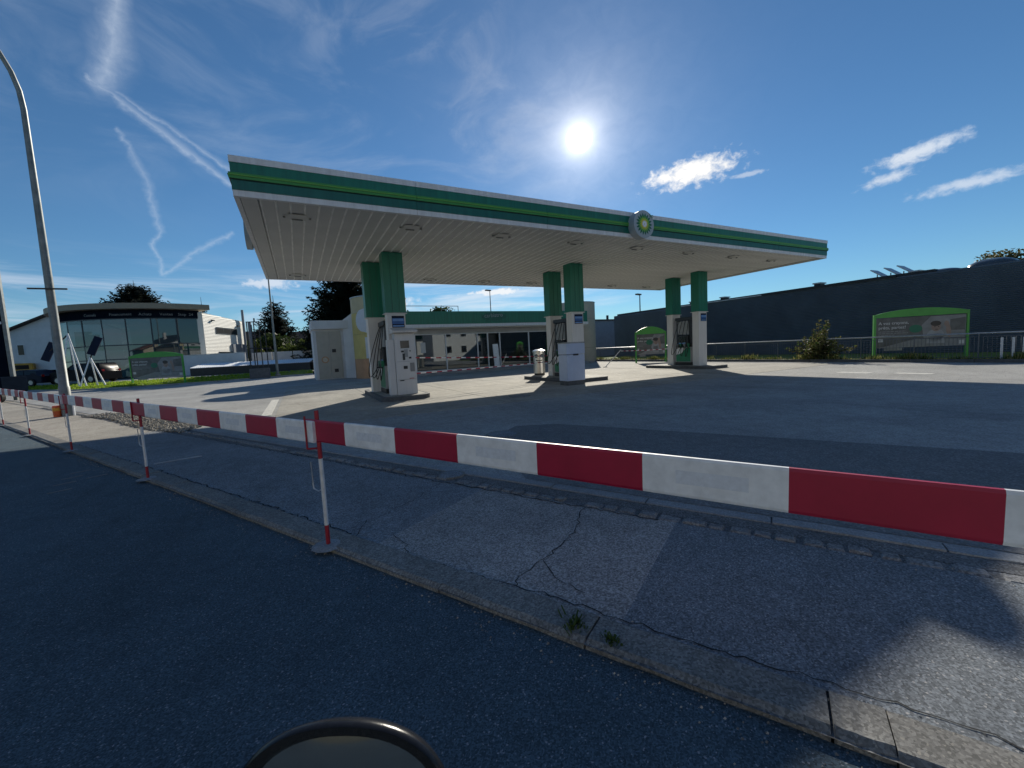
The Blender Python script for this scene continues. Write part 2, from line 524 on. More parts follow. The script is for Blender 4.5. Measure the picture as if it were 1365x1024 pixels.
bgl.inputs['Metallic'].default_value = 1.0
bgl.inputs['Roughness'].default_value = 0.06
MT['mirror'] = mg


# ------------------------------------------------------------------ builders
class MB:
    def __init__(self):
        self.v, self.f, self.m, self.mats = [], [], [], []

    def mi(self, mat):
        mat = MT[mat] if isinstance(mat, str) else mat
        if mat not in self.mats:
            self.mats.append(mat)
        return self.mats.index(mat)

    def add(self, vs, fs, mat):
        o = len(self.v)
        k = self.mi(mat)
        self.v += [tuple(p) for p in vs]
        for f in fs:
            self.f.append(tuple(i + o for i in f))
            self.m.append(k)
        return self

    def box(self, c, s, mat, rz=0.0, tilt=None):
        hx, hy, hz = s[0] / 2, s[1] / 2, s[2] / 2
        vs = []
        ca, sa = math.cos(rz), math.sin(rz)
        for z in (-hz, hz):
            for x, y in ((-hx, -hy), (hx, -hy), (hx, hy), (-hx, hy)):
                p = Vector((x, y, z))
                if tilt is not None:
                    p = tilt @ p
                vs.append((c[0] + p.x * ca - p.y * sa, c[1] + p.x * sa + p.y * ca, c[2] + p.z))
        return self.add(vs, [(3, 2, 1, 0), (4, 5, 6, 7), (0, 1, 5, 4), (1, 2, 6, 5), (2, 3, 7, 6), (3, 0, 4, 7)], mat)

    def bx(self, x0, x1, y0, y1, z0, z1, mat):
        return self.box(((x0 + x1) / 2, (y0 + y1) / 2, (z0 + z1) / 2), (x1 - x0, y1 - y0, z1 - z0), mat)

    def prism(self, poly, z0, z1, mat, side=None):
        n = len(poly)
        area = sum(poly[i][0] * poly[(i + 1) % n][1] - poly[(i + 1) % n][0] * poly[i][1] for i in range(n))
        if area < 0:
            poly = poly[::-1]
        vs = [(p[0], p[1], z0) for p in poly] + [(p[0], p[1], z1) for p in poly]
        self.add(vs, [tuple(range(n, 2 * n))], mat)
        self.add(vs, [tuple(range(n - 1, -1, -1))] + [(i, (i + 1) % n, (i + 1) % n + n, i + n) for i in range(n)], side or mat)
        return self

    def sheet(self, poly, z, mat):
        n = len(poly)
        area = sum(poly[i][0] * poly[(i + 1) % n][1] - poly[(i + 1) % n][0] * poly[i][1] for i in range(n))
        if area < 0:
            poly = poly[::-1]
        return self.add([(p[0], p[1], z) for p in poly], [tuple(range(n))], mat)

    def tube(self, pts, rad, mat, n=8, caps=True):
        pts = [Vector(p) for p in pts]
        rads = rad if isinstance(rad, (list, tuple)) else [rad] * len(pts)
        vs, fs = [], []
        ref = None
        for i, p in enumerate(pts):
            d = (pts[min(i + 1, len(pts) - 1)] - pts[max(i - 1, 0)]).normalized()
            if ref is None:
                ref = Vector((0, 0, 1)) if abs(d.z) < 0.9 else Vector((1, 0, 0))
            a = d.cross(ref)
            if a.length < 1e-4:
                a = d.cross(Vector((0, 1, 0)))
            a.normalize()
            b = d.cross(a).normalized()
            ref = -b if False else ref
            for k in range(n):
                t = 2 * math.pi * k / n
                vs.append(p + (a * math.cos(t) + b * math.sin(t)) * rads[i])
        for i in range(len(pts) - 1):
            for k in range(n):
                k2 = (k + 1) % n
                fs.append((i * n + k, (i + 1) * n + k, (i + 1) * n + k2, i * n + k2))
        if caps:
            fs.append(tuple(range(n)))
            fs.append(tuple(range(len(pts) * n - 1, (len(pts) - 1) * n - 1, -1)))
        return self.add(vs, fs, mat)

    def cyl(self, c, r, z0, z1, mat, n=20, r1=None):
        r1 = r if r1 is None else r1
        vs = [(c[0] + r * math.cos(2 * math.pi * k / n), c[1] + r * math.sin(2 * math.pi * k / n), z0) for k in range(n)]
        vs += [(c[0] + r1 * math.cos(2 * math.pi * k / n), c[1] + r1 * math.sin(2 * math.pi * k / n), z1) for k in range(n)]
        fs = [tuple(range(n - 1, -1, -1)), tuple(range(n, 2 * n))] + [(k, (k + 1) % n, (k + 1) % n + n, k + n) for k in range(n)]
        return self.add(vs, fs, mat)

    def disc(self, c, axis_u, axis_v, ru, rv, th, mat, n=28):
        """a thick disc; normal = u x v, front face at +normal*th"""
        u, v = Vector(axis_u).normalized(), Vector(axis_v).normalized()
        w = u.cross(v)
        c = Vector(c)
        vs = []
        for k in range(n):
            t = 2 * math.pi * k / n
            vs.append(c + u * ru * math.cos(t) + v * rv * math.sin(t))
        vs += [p + w * th for p in vs]
        fs = [tuple(range(n - 1, -1, -1)), tuple(range(n, 2 * n))] + [(k, (k + 1) % n, (k + 1) % n + n, k + n) for k in range(n)]
        return self.add(vs, fs, mat)

    def build(self, name, parent=None, smooth=False, world=True, bevel=0.0):
        """vertices are given in world space (world=True) or in the parent's own space"""
        me = bpy.data.meshes.new(name)
        off = Vector((0, 0, 0))
        if parent is not None and world:
            off = ORIG.get(parent.name, Vector((0, 0, 0)))
        me.from_pydata([(p[0] - off.x, p[1] - off.y, p[2] - off.z) for p in self.v], [], self.f)
        for mt in self.mats:
            me.materials.append(mt)
        me.polygons.foreach_set('material_index', self.m)
        if smooth:
            me.polygons.foreach_set('use_smooth', [True] * len(me.polygons))
        me.update()
        o = bpy.data.objects.new(name, me)
        COL.objects.link(o)
        if parent is not None:
            o.parent = parent
            ORIG[o.name] = off
        else:
            ORIG[o.name] = Vector((0, 0, 0))
        if smooth:
            md = o.modifiers.new("edges", 'EDGE_SPLIT')
            md.split_angle = R(40)
        if bevel:
            bv = o.modifiers.new("bevel", 'BEVEL')
            bv.width = bevel
            bv.segments = 2
            bv.limit_method = 'ANGLE'
        return o


ORIG = {}


def thing(name, label, cat, loc=(0, 0, 0), rz=0.0, group=None):
    o = bpy.data.objects.new(name, None)
    o.empty_display_size = 0.2
    o.location = loc
    o.rotation_euler = (0, 0, rz)
    COL.objects.link(o)
    ORIG[o.name] = Vector(loc)
    return tag(o, label, cat, group)


def tag(o, label, cat, group=None):
    o['label'] = label
    o['category'] = cat
    if group:
        o['group'] = group
    return o


def structure(o):
    o['kind'] = 'structure'
    return o


def stuff(o):
    o['kind'] = 'stuff'
    return o


def dup(root, loc=None, rz=None, label=None):
    r = root.copy()
    COL.objects.link(r)
    ORIG[r.name] = Vector(loc) if loc is not None else ORIG.get(root.name, Vector())
    if loc is not None:
        r.location = loc
    if rz is not None:
        r.rotation_euler = (0, 0, rz)
    if label:
        r['label'] = label
    for ch in list(root.children):
        c = ch.copy()
        COL.objects.link(c)
        c.parent = r
        for g in list(ch.children):
            d = g.copy()
            COL.objects.link(d)
            d.parent = c
    return r


def text_obj(name, s, size, mat, parent, mw, extrude=0.002, bold=False):
    """flat lettering as a mesh; mw places the text's own x/y plane inside the parent's space"""
    cu = bpy.data.curves.new(name, 'FONT')
    cu.body = s
    cu.size = size
    cu.extrude = extrude
    cu.resolution_u = 2
    if bold:
        cu.offset = 0.012 * size
    tmp = bpy.data.objects.new(name, cu)
    COL.objects.link(tmp)
    dg = bpy.context.evaluated_depsgraph_get()
    me = bpy.data.meshes.new_from_object(tmp.evaluated_get(dg))
    bpy.data.objects.remove(tmp)
    bpy.data.curves.remove(cu)
    me.materials.clear()
    me.materials.append(MT[mat])
    me.transform(mw)
    o = bpy.data.objects.new(name, me)
    COL.objects.link(o)
    o.parent = parent
    return o


# road frame: s runs along the kerb away from the camera, t runs from the road to the forecourt
DX, DY = -0.491, 0.871
MX, MY = 0.871, 0.491


def ST(s, t):
    return (0.09 + s * DX + (t - 1.816) * MX, 3.54 + s * DY + (t - 1.816) * MY)


def strip(s0, s1, t0, t1):
    return [ST(s0, t0), ST(s1, t0), ST(s1, t1), ST(s0, t1)]


# ================================================================== SETTING: GROUND
g = MB()
g.sheet([(-700, -500), (700, -500), (700, 900), (-700, 900)], -0.12, 'earth')
structure(g.build('ground'))

g = MB()
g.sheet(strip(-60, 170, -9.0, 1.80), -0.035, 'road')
road = structure(g.build('road'))
# white edge line remnants and worn stencil marks on the road
m = MB()
for i, (s, t) in enumerate([(4.75, 1.0), (5.2, 1.12), (5.55, 1.25), (5.9, 1.4), (5.25, 1.45)]):
    m.prism([ST(s, t - 0.02), ST(s + 0.05, t - 0.02), ST(s + 0.05, t + 0.20), ST(s, t + 0.20)], -0.035, -0.031, 'paint_faint')
stuff(m.build('worn_paint', road))

pave = MB()
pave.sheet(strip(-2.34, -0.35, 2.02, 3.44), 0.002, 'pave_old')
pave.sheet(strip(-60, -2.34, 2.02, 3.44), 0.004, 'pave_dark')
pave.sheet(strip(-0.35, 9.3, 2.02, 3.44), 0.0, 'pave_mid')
pave.sheet(strip(9.3, 150, 2.02, 3.44), 0.0, 'pave_far')
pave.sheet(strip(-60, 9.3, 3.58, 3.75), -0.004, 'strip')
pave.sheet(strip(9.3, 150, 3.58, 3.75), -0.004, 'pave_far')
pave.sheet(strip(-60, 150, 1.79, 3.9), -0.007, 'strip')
pavement = structure(pave.build('pavement'))

# kerb stones along the road edge, each its own piece
s = -9.0
k = 0
breaks = []
while s < 30:
    L = rnd.choice([1.0, 1.6, 2.0, 2.0])
    if s < -3.22 < s + L:
        L = -3.22 - s
    breaks.append((s, s + L))
    s += L
for (s0, s1) in breaks:
    b = MB()
    gap = 0.005 if abs(s0 + 3.22) > 0.01 else 0.016
    dz = rnd.uniform(-0.004, 0.004)
    t0, t1 = 1.80 + rnd.uniform(-0.006, 0.006), 2.005
    nseg = 6
    rows = []
    for i in range(nseg + 1):
        q = s0 + gap / 2 + (s1 - s0 - gap) * i / nseg
        j = rnd.uniform(-0.006, 0.006)
        a, bb, c, d = ST(q, t0 + j), ST(q, t0 + 0.03 + j), ST(q, t1 + 0.010 + j * 0.5), ST(q, t1 + 0.0125)
        z = 0.012 + dz + rnd.uniform(-0.003, 0.003)
        rows.append([(a[0], a[1], -0.09), (a[0], a[1], z - 0.018), (bb[0], bb[1], z), (c[0], c[1], z), (d[0], d[1], -0.05)])
    vs = [p for r_ in rows for p in r_]
    fs = [(i * 5 + j_, i * 5 + j_ + 1, (i + 1) * 5 + j_ + 1, (i + 1) * 5 + j_) for i in range(nseg) for j_ in range(4)]
    fs += [(4, 3, 2, 1, 0), tuple(nseg * 5 + j_ for j_ in range(5))]
    fs = [f[::-1] for f in fs]
    b.add(vs, fs, 'kerb')
    b.build('kerb_stone', pavement)
b = MB()
b.sheet(strip(30, 150, 1.80, 2.02), 0.008, 'kerb')
stuff(b.build('far_kerb', pavement))

# row of small setts between pavement and forecourt
s = -8.0
n_set = 0
while s < 24 and n_set < 190:
    L = rnd.uniform(0.11, 0.20)
    b = MB()
    w = rnd.uniform(0.085, 0.115)
    tc_ = 3.51 + rnd.uniform(-0.012, 0.012) + 0.1 * min(1, max(0, s / 6))
    z = rnd.uniform(0.004, 0.018)
    c0 = [(s + 0.008, tc_ - w / 2), (s + L - 0.008, tc_ - w / 2 + rnd.uniform(-.01, .01)), (s + L - 0.01, tc_ + w / 2), (s + 0.01, tc_ + w / 2 + rnd.uniform(-.01, .01))]
    base = [ST(*c) for c in c0]
    cs = sum(c[0] for c in c0) / 4
    ct = sum(c[1] for c in c0) / 4
    topq = [ST(cs + (c[0] - cs) * 0.8, ct + (c[1] - ct) * 0.78) for c in c0]
    vs = [(p[0], p[1], -0.03) for p in base] + [(p[0], p[1], z - 0.012) for p in base] + [(p[0], p[1], z) for p in topq]
    fs = [(0, 1, 5, 4), (1, 2, 6, 5), (2, 3, 7, 6), (3, 0, 4, 7), (4, 5, 9, 8), (5, 6, 10, 9), (6, 7, 11, 10), (7, 4, 8, 11), (8, 9, 10, 11)]
    b.add(vs, [f[::-1] for f in fs], 'sett')
    if rnd.random() < 0.93:
        b.build('sett', pavement)
    s += L + rnd.choice([0.004, 0.01, 0.03])
    n_set += 1
# pale concrete edging of the forecourt
s = -9.0
while s < 24:
    b = MB()
    tt = 3.76
    b.prism([ST(s + 0.006, tt), ST(s + 0.994, tt), ST(s + 0.994, tt + 0.13), ST(s + 0.006, tt + 0.13)], -0.05, 0.006 + rnd.uniform(-.003, .003), 'kerb_light')
    b.build('edging_stone', pavement)
    s += 1.0


def crack_line(pts, w, z):
    m_ = MB()
    P = []
    for (x0, y0), (x1, y1) in zip(pts[:-1], pts[1:]):
        n_ = max(2, int(math.hypot(x1 - x0, y1 - y0) / 0.05))
        for i in range(n_):
            t = i / n_
            P.append((x0 + (x1 - x0) * t + rnd.gauss(0, 0.013), y0 + (y1 - y0) * t + rnd.gauss(0, 0.013)))
    P.append(pts[-1])
    vs, fs = [], []
    for i, p in enumerate(P):
        a, b_ = P[max(0, i - 1)], P[min(len(P) - 1, i + 1)]
        dx, dy = b_[0] - a[0], b_[1] - a[1]
        l = math.hypot(dx, dy) or 1
        ww = w * rnd.uniform(0.3, 1.2) * 0.5
        vs += [(p[0] - dy / l * ww, p[1] + dx / l * ww, z), (p[0] + dy / l * ww, p[1] - dx / l * ww, z)]
    for i in range(len(P) - 1):
        fs.append((2 * i, 2 * i + 1, 2 * i + 3, 2 * i + 2))
    m_.add(vs, fs, 'crack')
    return m_.build('crack', pavement)


crack_line([(0.14, 3.72), (0.30, 3.78), (0.54, 3.88), (0.87, 4.10), (1.19, 4.37), (1.40, 4.55)], 0.007, 0.0045)
crack_line([(0.42, 3.88), (0.38, 3.71), (0.30, 3.57)], 0.008, 0.0055)
crack_line([(0.57, 3.42), (0.63, 3.25), (0.62, 3.07), (0.60, 2.92)], 0.007, 0.0055)
crack_line([(2.22, 2.98), (2.14, 2.90), (1.84, 2.60), (1.52, 2.44), (1.27, 2.34), (1.05, 2.22)], 0.009, 0.0055)
crack_line([(1.39, 2.38), (1.37, 2.15), (1.42, 1.92)], 0.007, 0.0065)
crack_line([(0.35, 3.32), (0.80, 2.68), (1.20, 2.05), (1.55, 1.42), (1.98, 0.70), (2.4, -0.1)], 0.009, 0.0075)
crack_line([ST(9.0, 3.40), ST(6, 3.42), ST(3, 3.43), ST(0.5, 3.41), ST(-2.2, 3.42)], 0.018, 0.0065)
crack_line([ST(9.0, 2.03), ST(5, 2.03), ST(2, 2.04), ST(0.0, 2.03)], 0.016, 0.005)

# forecourt
fc = MB()
fore_poly = [ST(-70, 3.89), ST(42, 3.89), (-21.5, 52.2), (-15.8, 44.6), (-11.9, 42.8), (-6.33, 43.1), (-2.0, 45.6), (1.2, 46.5), (24.2, 46.5), (24.4, -10), (40, -60)]
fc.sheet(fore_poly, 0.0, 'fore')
forecourt = structure(fc.build('forecourt'))
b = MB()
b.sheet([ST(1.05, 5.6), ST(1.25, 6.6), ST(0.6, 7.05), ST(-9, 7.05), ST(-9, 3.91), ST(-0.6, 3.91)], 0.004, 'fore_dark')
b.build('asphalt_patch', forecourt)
b = MB()
b.sheet([ST(1.4, 4.4), ST(2.6, 4.4), ST(2.6, 4.9), ST(1.4, 4.9)], 0.004, 'strip')
b.build('asphalt_patch', forecourt)
# concrete slabs under the canopy
nx, ny = 8, 6
x0, x1, y0, y1 = -0.7, 23.2, 10.2, 27.2
for i in range(nx):
    for j in range(ny):
        b = MB()
        xa, xb = x0 + (x1 - x0) * i / nx, x0 + (x1 - x0) * (i + 1) / nx
        ya, yb = y0 + (y1 - y0) * j / ny, y0 + (y1 - y0) * (j + 1) / ny
        b.bx(xa + 0.012, xb - 0.012, ya + 0.012, yb - 0.012, -0.05, 0.006, 'concrete')
        b.build('concrete_slab', forecourt)
b = MB()
b.bx(x0, x1, y0, y1, -0.05, -0.02, 'crack')
b.bx(-1.05, -0.80, 13.2, 18.4, -0.01, 0.005, 'paint')
b.build('slab_bed', forecourt)
# painted bay marks at the right of the canopy
for (xa, xb, ya, yb) in [(17.75, 18.2, 6.95, 7.95), (17.95, 18.4, 5.4, 6.35)]:
    b = MB()
    b.bx(xa, xb, ya, yb, 0.0, 0.005, 'paint')
    b.build('painted_mark', forecourt)
# round tank covers
for (x, y, r_) in [(3.1, 6.45, 0.3), (6.1, 11.3, 0.35), (1.55, 4.72, 0.16)]:
    b = MB()
    b.cyl((x, y), r_, -0.01, 0.011, 'kerb', 20)
    b.cyl((x, y), r_ * 0.86, 0.0, 0.014, 'pave_mid', 20)
    b.build('manhole_cover', forecourt)

# gravel spill on the pavement near the lamp post
gm = MB()
gp = [(-6.45, 18.3), (-6.0, 18.8), (-5.0, 17.8), (-3.6, 14.9), (-2.2, 12.3), (-2.5, 11.6), (-3.2, 12.5), (-4.3, 14.5), (-5.4, 16.9)]


def inside(p, poly):
    c = False
    n = len(poly)
    for i in range(n):
        x0_, y0_ = poly[i]
        x1_, y1_ = poly[(i + 1) % n]
        if (y0_ > p[1]) != (y1_ > p[1]) and p[0] < (x1_ - x0_) * (p[1] - y0_) / (y1_ - y0_) + x0_:
            c = not c
    return c


cnt = 0
while cnt < 3800:
    p = (rnd.uniform(-6.6, -1.9), rnd.uniform(11.3, 19.0))
    if not inside(p, gp):
        continue
    cnt += 1
    r_ = rnd.uniform(0.012, 0.036)
    zz = 0.012 + rnd.uniform(0, 0.05) * rnd.random()
    a0 = rnd.uniform(0, 6.28)
    vs = [(p[0] + r_ * 1.2 * math.cos(a0 + 1.57 * i), p[1] + r_ * math.sin(a0 + 1.57 * i), zz + rnd.uniform(-.3, .3) * r_) for i in range(4)]
    vs += [(p[0] + rnd.uniform(-.3, .3) * r_, p[1], zz + r_ * 0.8), (p[0], p[1], zz - r_)]
    gm.add(vs, [(0, 1, 4), (1, 2, 4), (2, 3, 4), (3, 0, 4), (1, 0, 5), (2, 1, 5), (3, 2, 5), (0, 3, 5)], 'gravel')
stuff(tag(gm.build('gravel'), 'pale loose gravel spilled along the pavement beside the grey lamp post', 'gravel'))

# loose grit in the gutter and along the pavement joints
gr = MB()
for _ in range(1500):
    if rnd.random() < 0.7:
        s_, t_, z_ = rnd.uniform(-5, 14), 1.79 - abs(rnd.gauss(0, 0.09)), -0.034
    else:
        s_, t_, z_ = rnd.uniform(-5, 12), rnd.choice([2.03, 3.43, 3.60]) + rnd.gauss(0, 0.05), 0.004
    x, y = ST(s_, t_)
    r_ = rnd.uniform(0.002, 0.0065) * (1.5 if rnd.random() < 0.06 else 1)
    a0 = rnd.uniform(0, 6.28)
    vs = [(x + r_ * 1.3 * math.cos(a0 + 1.57 * i), y + r_ * math.sin(a0 + 1.57 * i), z_) for i in range(4)] + [(x + r_ * 0.2, y, z_ + r_ * 1.1)]
    gr.add(vs, [(0, 1, 4), (1, 2, 4), (2, 3, 4), (3, 0, 4)], 'gravel' if rnd.random() < 0.5 else 'kerb')
stuff(tag(gr.build('grit'), 'fine loose grit lying in the gutter along the kerb', 'grit'))

# lawn bank on the left with the car park behind it
F = [(-36, 72), (-21.5, 52.2), (-15.8, 44.6), (-11.9, 42.8), (-6.33, 43.1), (-2.0, 45.6), (1.2, 46.5)]
B = [(-40, 76), (-24.5, 55.5), (-17.5, 48.8), (-12.5, 47.4), (-6.5, 47.5), (-2.5, 48.5), (1.2, 47.6)]
lm = MB()
lm.add([(p[0], p[1], 0.0) for p in F] + [(p[0], p[1], 0.40) for p in B], [(i, i + 1, i + 8, i + 7) for i in range(6)], 'soil')
lawn = structure(lm.build('lawn'))
gb = MB()
for _ in range(9000):
    i = rnd.choices(range(6), weights=[1, 2, 3, 3, 2, 1])[0]
    u, v = rnd.random(), rnd.random()
    f = Vector((*F[i], 0)).lerp(Vector((*F[i + 1], 0)), u)
    bk = Vector((*B[i], 0.40)).lerp(Vector((*B[i + 1], 0.40)), u)
    p = f.lerp(bk, v)
    a = rnd.uniform(0, 6.28)
    w, hh = 0.05, rnd.uniform(0.05, 0.16)
    dx, dy = math.cos(a) * w, math.sin(a) * w
    gb.add([(p.x - dx, p.y - dy, p.z), (p.x + dx, p.y + dy, p.z), (p.x + rnd.uniform(-.06, .06), p.y + rnd.uniform(-.06, .06), p.z + hh)], [(0, 1, 2)], 'grass')
stuff(tag(gb.build('grass'), 'bright sunlit grass on the low bank in front of the parked cars', 'grass'))
cp = MB()
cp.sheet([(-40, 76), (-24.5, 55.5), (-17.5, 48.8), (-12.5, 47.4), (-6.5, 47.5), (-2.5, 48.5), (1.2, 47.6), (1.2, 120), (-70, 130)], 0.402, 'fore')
structure(cp.build('car_park'))
lk = MB()
for (x, y), (x2, y2) in zip(F[1:-1], F[2:]):
    l = math.hypot(x2 - x, y2 - y)
    nk = max(1, int(l / 2))
    for i in range(nk):
        xa, ya = x + (x2 - x) * (i + .5) / nk, y + (y2 - y) * (i + .5) / nk
        lk_ = MB()
        lk_.box((xa, ya - 0.08, 0.03), (l / nk - 0.03, 0.14, 0.14), 'kerb_light', math.atan2(y2 - y, x2 - x))
        lk_.build('edging_stone', lawn)

# ================================================================== CANOPY
CX0, CX1, CY0, CY1, CZB, CZT = -0.903, 22.186, 10.346, 20.255, 4.956, 5.764
canopy = thing('petrol_station_canopy', 'wide flat filling station canopy with green and white striped fascia on six columns', 'canopy', (10.64, 15.3, 0))
H = CZT - CZB
prof = [  # (z0, z1, out, material)
    (0.00, 0.155, 0.000, 'white_metal'),
    (0.155, 0.405, 0.010, 'green_dark'),
    (0.405, 0.425, 0.030, 'groove'),
    (0.425, 0.50, 0.045, 'green_lite'),
    (0.50, 0.525, 0.060, 'yellow_green'),
    (0.525, 0.575, 0.045, 'green_lite'),
    (0.575, 0.835, 0.010, 'green'),
    (0.835, 1.00, 0.022, 'white_metal'),
]
for name, (ax, ay, bx_, by_) in {'front': (CX0, CY0, CX1, CY0), 'right': (CX1, CY0, CX1, CY1), 'back': (CX1, CY1, CX0, CY1), 'left': (CX0, CY1, CX0, CY0)}.items():
    dx, dy = bx_ - ax, by_ - ay
    L = math.hypot(dx, dy)
    dx, dy = dx / L, dy / L
    ox, oy = dy, -dx
    npan = max(1, round(L / 3.85))
    for i in range(npan):
        fb = MB()
        for (h0, h1, out, mt) in prof:
            o_ = out
            g_ = 0.004
            e0 = (-o_ if i == 0 else g_)
            e1 = (o_ if i == npan - 1 else -g_)
            p0 = (ax + dx * (L * i / npan + e0), ay + dy * (L * i / npan + e0))
            p1 = (ax + dx * (L * (i + 1) / npan + e1), ay + dy * (L * (i + 1) / npan + e1))
            quad = [(p0[0] + ox * o_, p0[1] + oy * o_), (p1[0] + ox * o_, p1[1] + oy * o_), (p1[0] - ox * 0.10 - (dx * 0.1 if i == npan - 1 else 0), p1[1] - oy * 0.10 - (dy * 0.1 if i == npan - 1 else 0)), (p0[0] - ox * 0.10 + (dx * 0.1 if i == 0 else 0), p0[1] - oy * 0.10 + (dy * 0.1 if i == 0 else 0))]
            fb.prism(quad, CZB + h0 * H + 0.0005, CZB + h1 * H - 0.0005, mt)
        fb.build('fascia_panel', canopy)
rf = MB()
rf.bx(CX0 + 0.11, CX1 - 0.11, CY0 + 0.11, CY1 - 0.11, CZB + 0.25, CZT - 0.12, 'roof_top')
rf.build('roof', canopy)
# soffit: a margin strip then ribbed strip panels running front to back
sb = MB()
sb.bx(CX0 + 0.105, CX1 - 0.105, CY0 + 0.105, CY1 - 0.105, CZB + 0.07, CZB + 0.10, 'soffit_gap')
sb.build('soffit_backing', canopy)
sb = MB()
sb.bx(CX0 + 0.11, CX0 + 0.42, CY0 + 0.11, CY1 - 0.11, CZB + 0.004, CZB + 0.05, 'soffit')
sb.build('soffit_margin', canopy)
sb = MB()
sb.bx(CX1 - 0.42, CX1 - 0.11, CY0 + 0.11, CY1 - 0.11, CZB + 0.004, CZB + 0.05, 'soffit')
sb.build('soffit_margin', canopy)
NP = 76
pw = (CX1 - CX0 - 0.88) / NP
panel_mesh = None
for i in range(NP):
    xa = CX0 + 0.44 + i * pw
    if panel_mesh is None:
        b = MB()
        ya, yb = CY0 + 0.12, CY1 - 0.12
        z = CZB
        # flat strip panel with a raised seam along its left edge
        a, c = xa + 0.0, xa + pw - 0.001
        vs = []
        for y in (ya, yb):
            vs += [(a, y, z + 0.030), (a + 0.014, y, z + 0.004), (a + 0.034, y, z + 0.004), (a + 0.048, y, z + 0.030), (c, y, z + 0.030)]
        b.add(vs, [(0, 5, 6, 1), (2, 7, 8, 3), (1, 6, 7, 2)], 'soffit_gap')
        b.add(vs, [(3, 8, 9, 4)], 'soffit')
        b.add([(v[0], v[1], v[2] + (0.03 if k_ in (0, 4, 5, 9) else 0.0)) for k_, v in enumerate(vs)], [(9, 8, 7, 6, 5), (0, 1, 2, 3, 4)], 'groove')
        po = b.build('ceiling_panel', canopy)
        panel_mesh = po
        px0 = xa
    else:
        c_ = panel_mesh.copy()
        COL.objects.link(c_)
        c_.parent = canopy
        c_.location = (xa - px0, 0, 0)

COLS = [(3.10, 14.55, 'f'), (2.71, 16.25, 'b'), (10.72, 14.50, 'f'), (10.86, 16.35, 'b'), (18.73, 14.52, 'f'), (18.92, 16.35, 'b')]


def blue_plate(parent, x, y, z0=2.48, w=0.36, hgt=0.36):
    b = MB()
    b.bx(x - w / 2, x + w / 2, y - 0.012, y, z0, z0 + hgt, 'blue_sign')
    o = b.build('number_plate', parent)
    return o


for (x, y, k) in COLS:
    b = MB()
    w, d = 0.62, 0.40
    b.bx(x - w / 2, x + w / 2, y - d / 2, y + d / 2, 0.0, 2.99, 'col_white')
    col = b.build('column', canopy, bevel=0.02)
    W2, D2 = 0.70, 0.48
    # sheet cladding: three upright trays round a dark core
    for i in range(3):
        xa = x - W2 / 2 + W2 * i / 3
        b = MB()
        b.bx(xa + 0.006, xa + W2 / 3 - 0.006, y - D2 / 2, y + D2 / 2, 2.94, CZB + 0.012, 'col_green')
        b.build('cladding_sheet', col, bevel=0.012)
    b = MB()
    b.bx(x - W2 / 2 + 0.012, x + W2 / 2 - 0.012, y - D2 / 2 + 0.012, y + D2 / 2 - 0.012, 2.945, CZB + 0.012, 'green_dark')
    b.build('cladding_core', col)
    b = MB()
    b.bx(x - W2 / 2 - 0.02, x + W2 / 2 + 0.02, y - D2 / 2 - 0.02, y + D2 / 2 + 0.02, 2.915, 2.94, 'col_white')
    b.build('trim', col)
    if k == 'f':
        b = MB()
        px_ = x + 0.05
        yy = y - d / 2
        b.bx(px_ - 0.21, px_ + 0.21, yy - 0.014, yy - 0.002, 2.44, 2.84, 'navy')
        b.bx(px_ - 0.20, px_ + 0.20, yy - 0.018, yy - 0.0145, 2.56, 2.76, 'blue_sign')
        b.bx(px_ - 0.19, px_ + 0.19, yy - 0.021, yy - 0.0185, 2.66, 2.74, 'blue_lite')
        b.bx(px_ - 0.19, px_ + 0.19, yy - 0.018, yy - 0.0145, 2.47, 2.52, 'blue_lite')
        b.build('sign_plate', col)

# emblem: green and yellow sunflower on a white disc greyed for shade, fixed to the front fascia
em = None


def emblem(cx, cy, cz, u, nrm, r, th=0.15):
    """u horizontal axis in the fascia, nrm outward"""
    u, w = Vector(u), Vector(nrm)
    v = Vector((0, 0, 1))
    sgn = 1 if u.cross(v).dot(w) > 0 else -1
    u = u * sgn
    c = Vector((cx, cy, cz)) + w * 0.062
    b = MB()
    b.disc(c - w * 0.05, u, v, r * 1.0, r * 1.0, th, 'emblem_plate', 40)
    plate = b.build('emblem', canopy)
    f0 = c + w * (th - 0.045)
    for (ro, ri, n, mat, off, rot) in ((0.93, 0.42, 18, 'logo_green', 0.0, 0.0), (0.70, 0.30, 18, 'logo_lime', 0.006, 0.5), (0.50, 0.20, 18, 'logo_yellow', 0.012, 0.0), (0.30, 0.12, 18, 'white', 0.018, 0.5)):
        bb = MB()
        R_ = r * 0.80
        for kx in range(n):
            t = 2 * math.pi * (kx + rot) / n
            dt = math.pi / n * 1.12
            pts = []
            for (rr, tt) in ((0.02, t), ((ro + ri) / 2 * 0.95, t - dt), (ro * 0.9, t - dt * 0.55), (ro * 1.1, t), (ro * 0.9, t + dt * 0.55), ((ro + ri) / 2 * 0.95, t + dt)):
                pts.append(f0 + w * (off + 0.0012 * (kx % 3)) + (u * math.cos(tt) + v * math.sin(tt)) * rr * R_)
            bb.add(pts, [tuple(range(6))], mat)
        bb.build('petals', plate)
    return plate


emblem(10.36, CY0, 5.34, (1, 0, 0), (0, -1, 0), 0.44, 0.27)
emblem(CX0, 14.6, 5.32, (0, 1, 0), (-1, 0, 0), 0.46)
text_obj('lettering', 'bp', 0.17, 'logo_green', canopy, Matrix.Translation((10.60 - 10.64, CY0 - 0.302 - 15.3, 5.58)) @ Matrix.Rotation(R(90), 4, 'X'))

# ceiling lights under the canopy
CL_ORD = ['first', 'second', 'third', 'fourth', 'fifth', 'sixth', 'seventh', 'eighth']


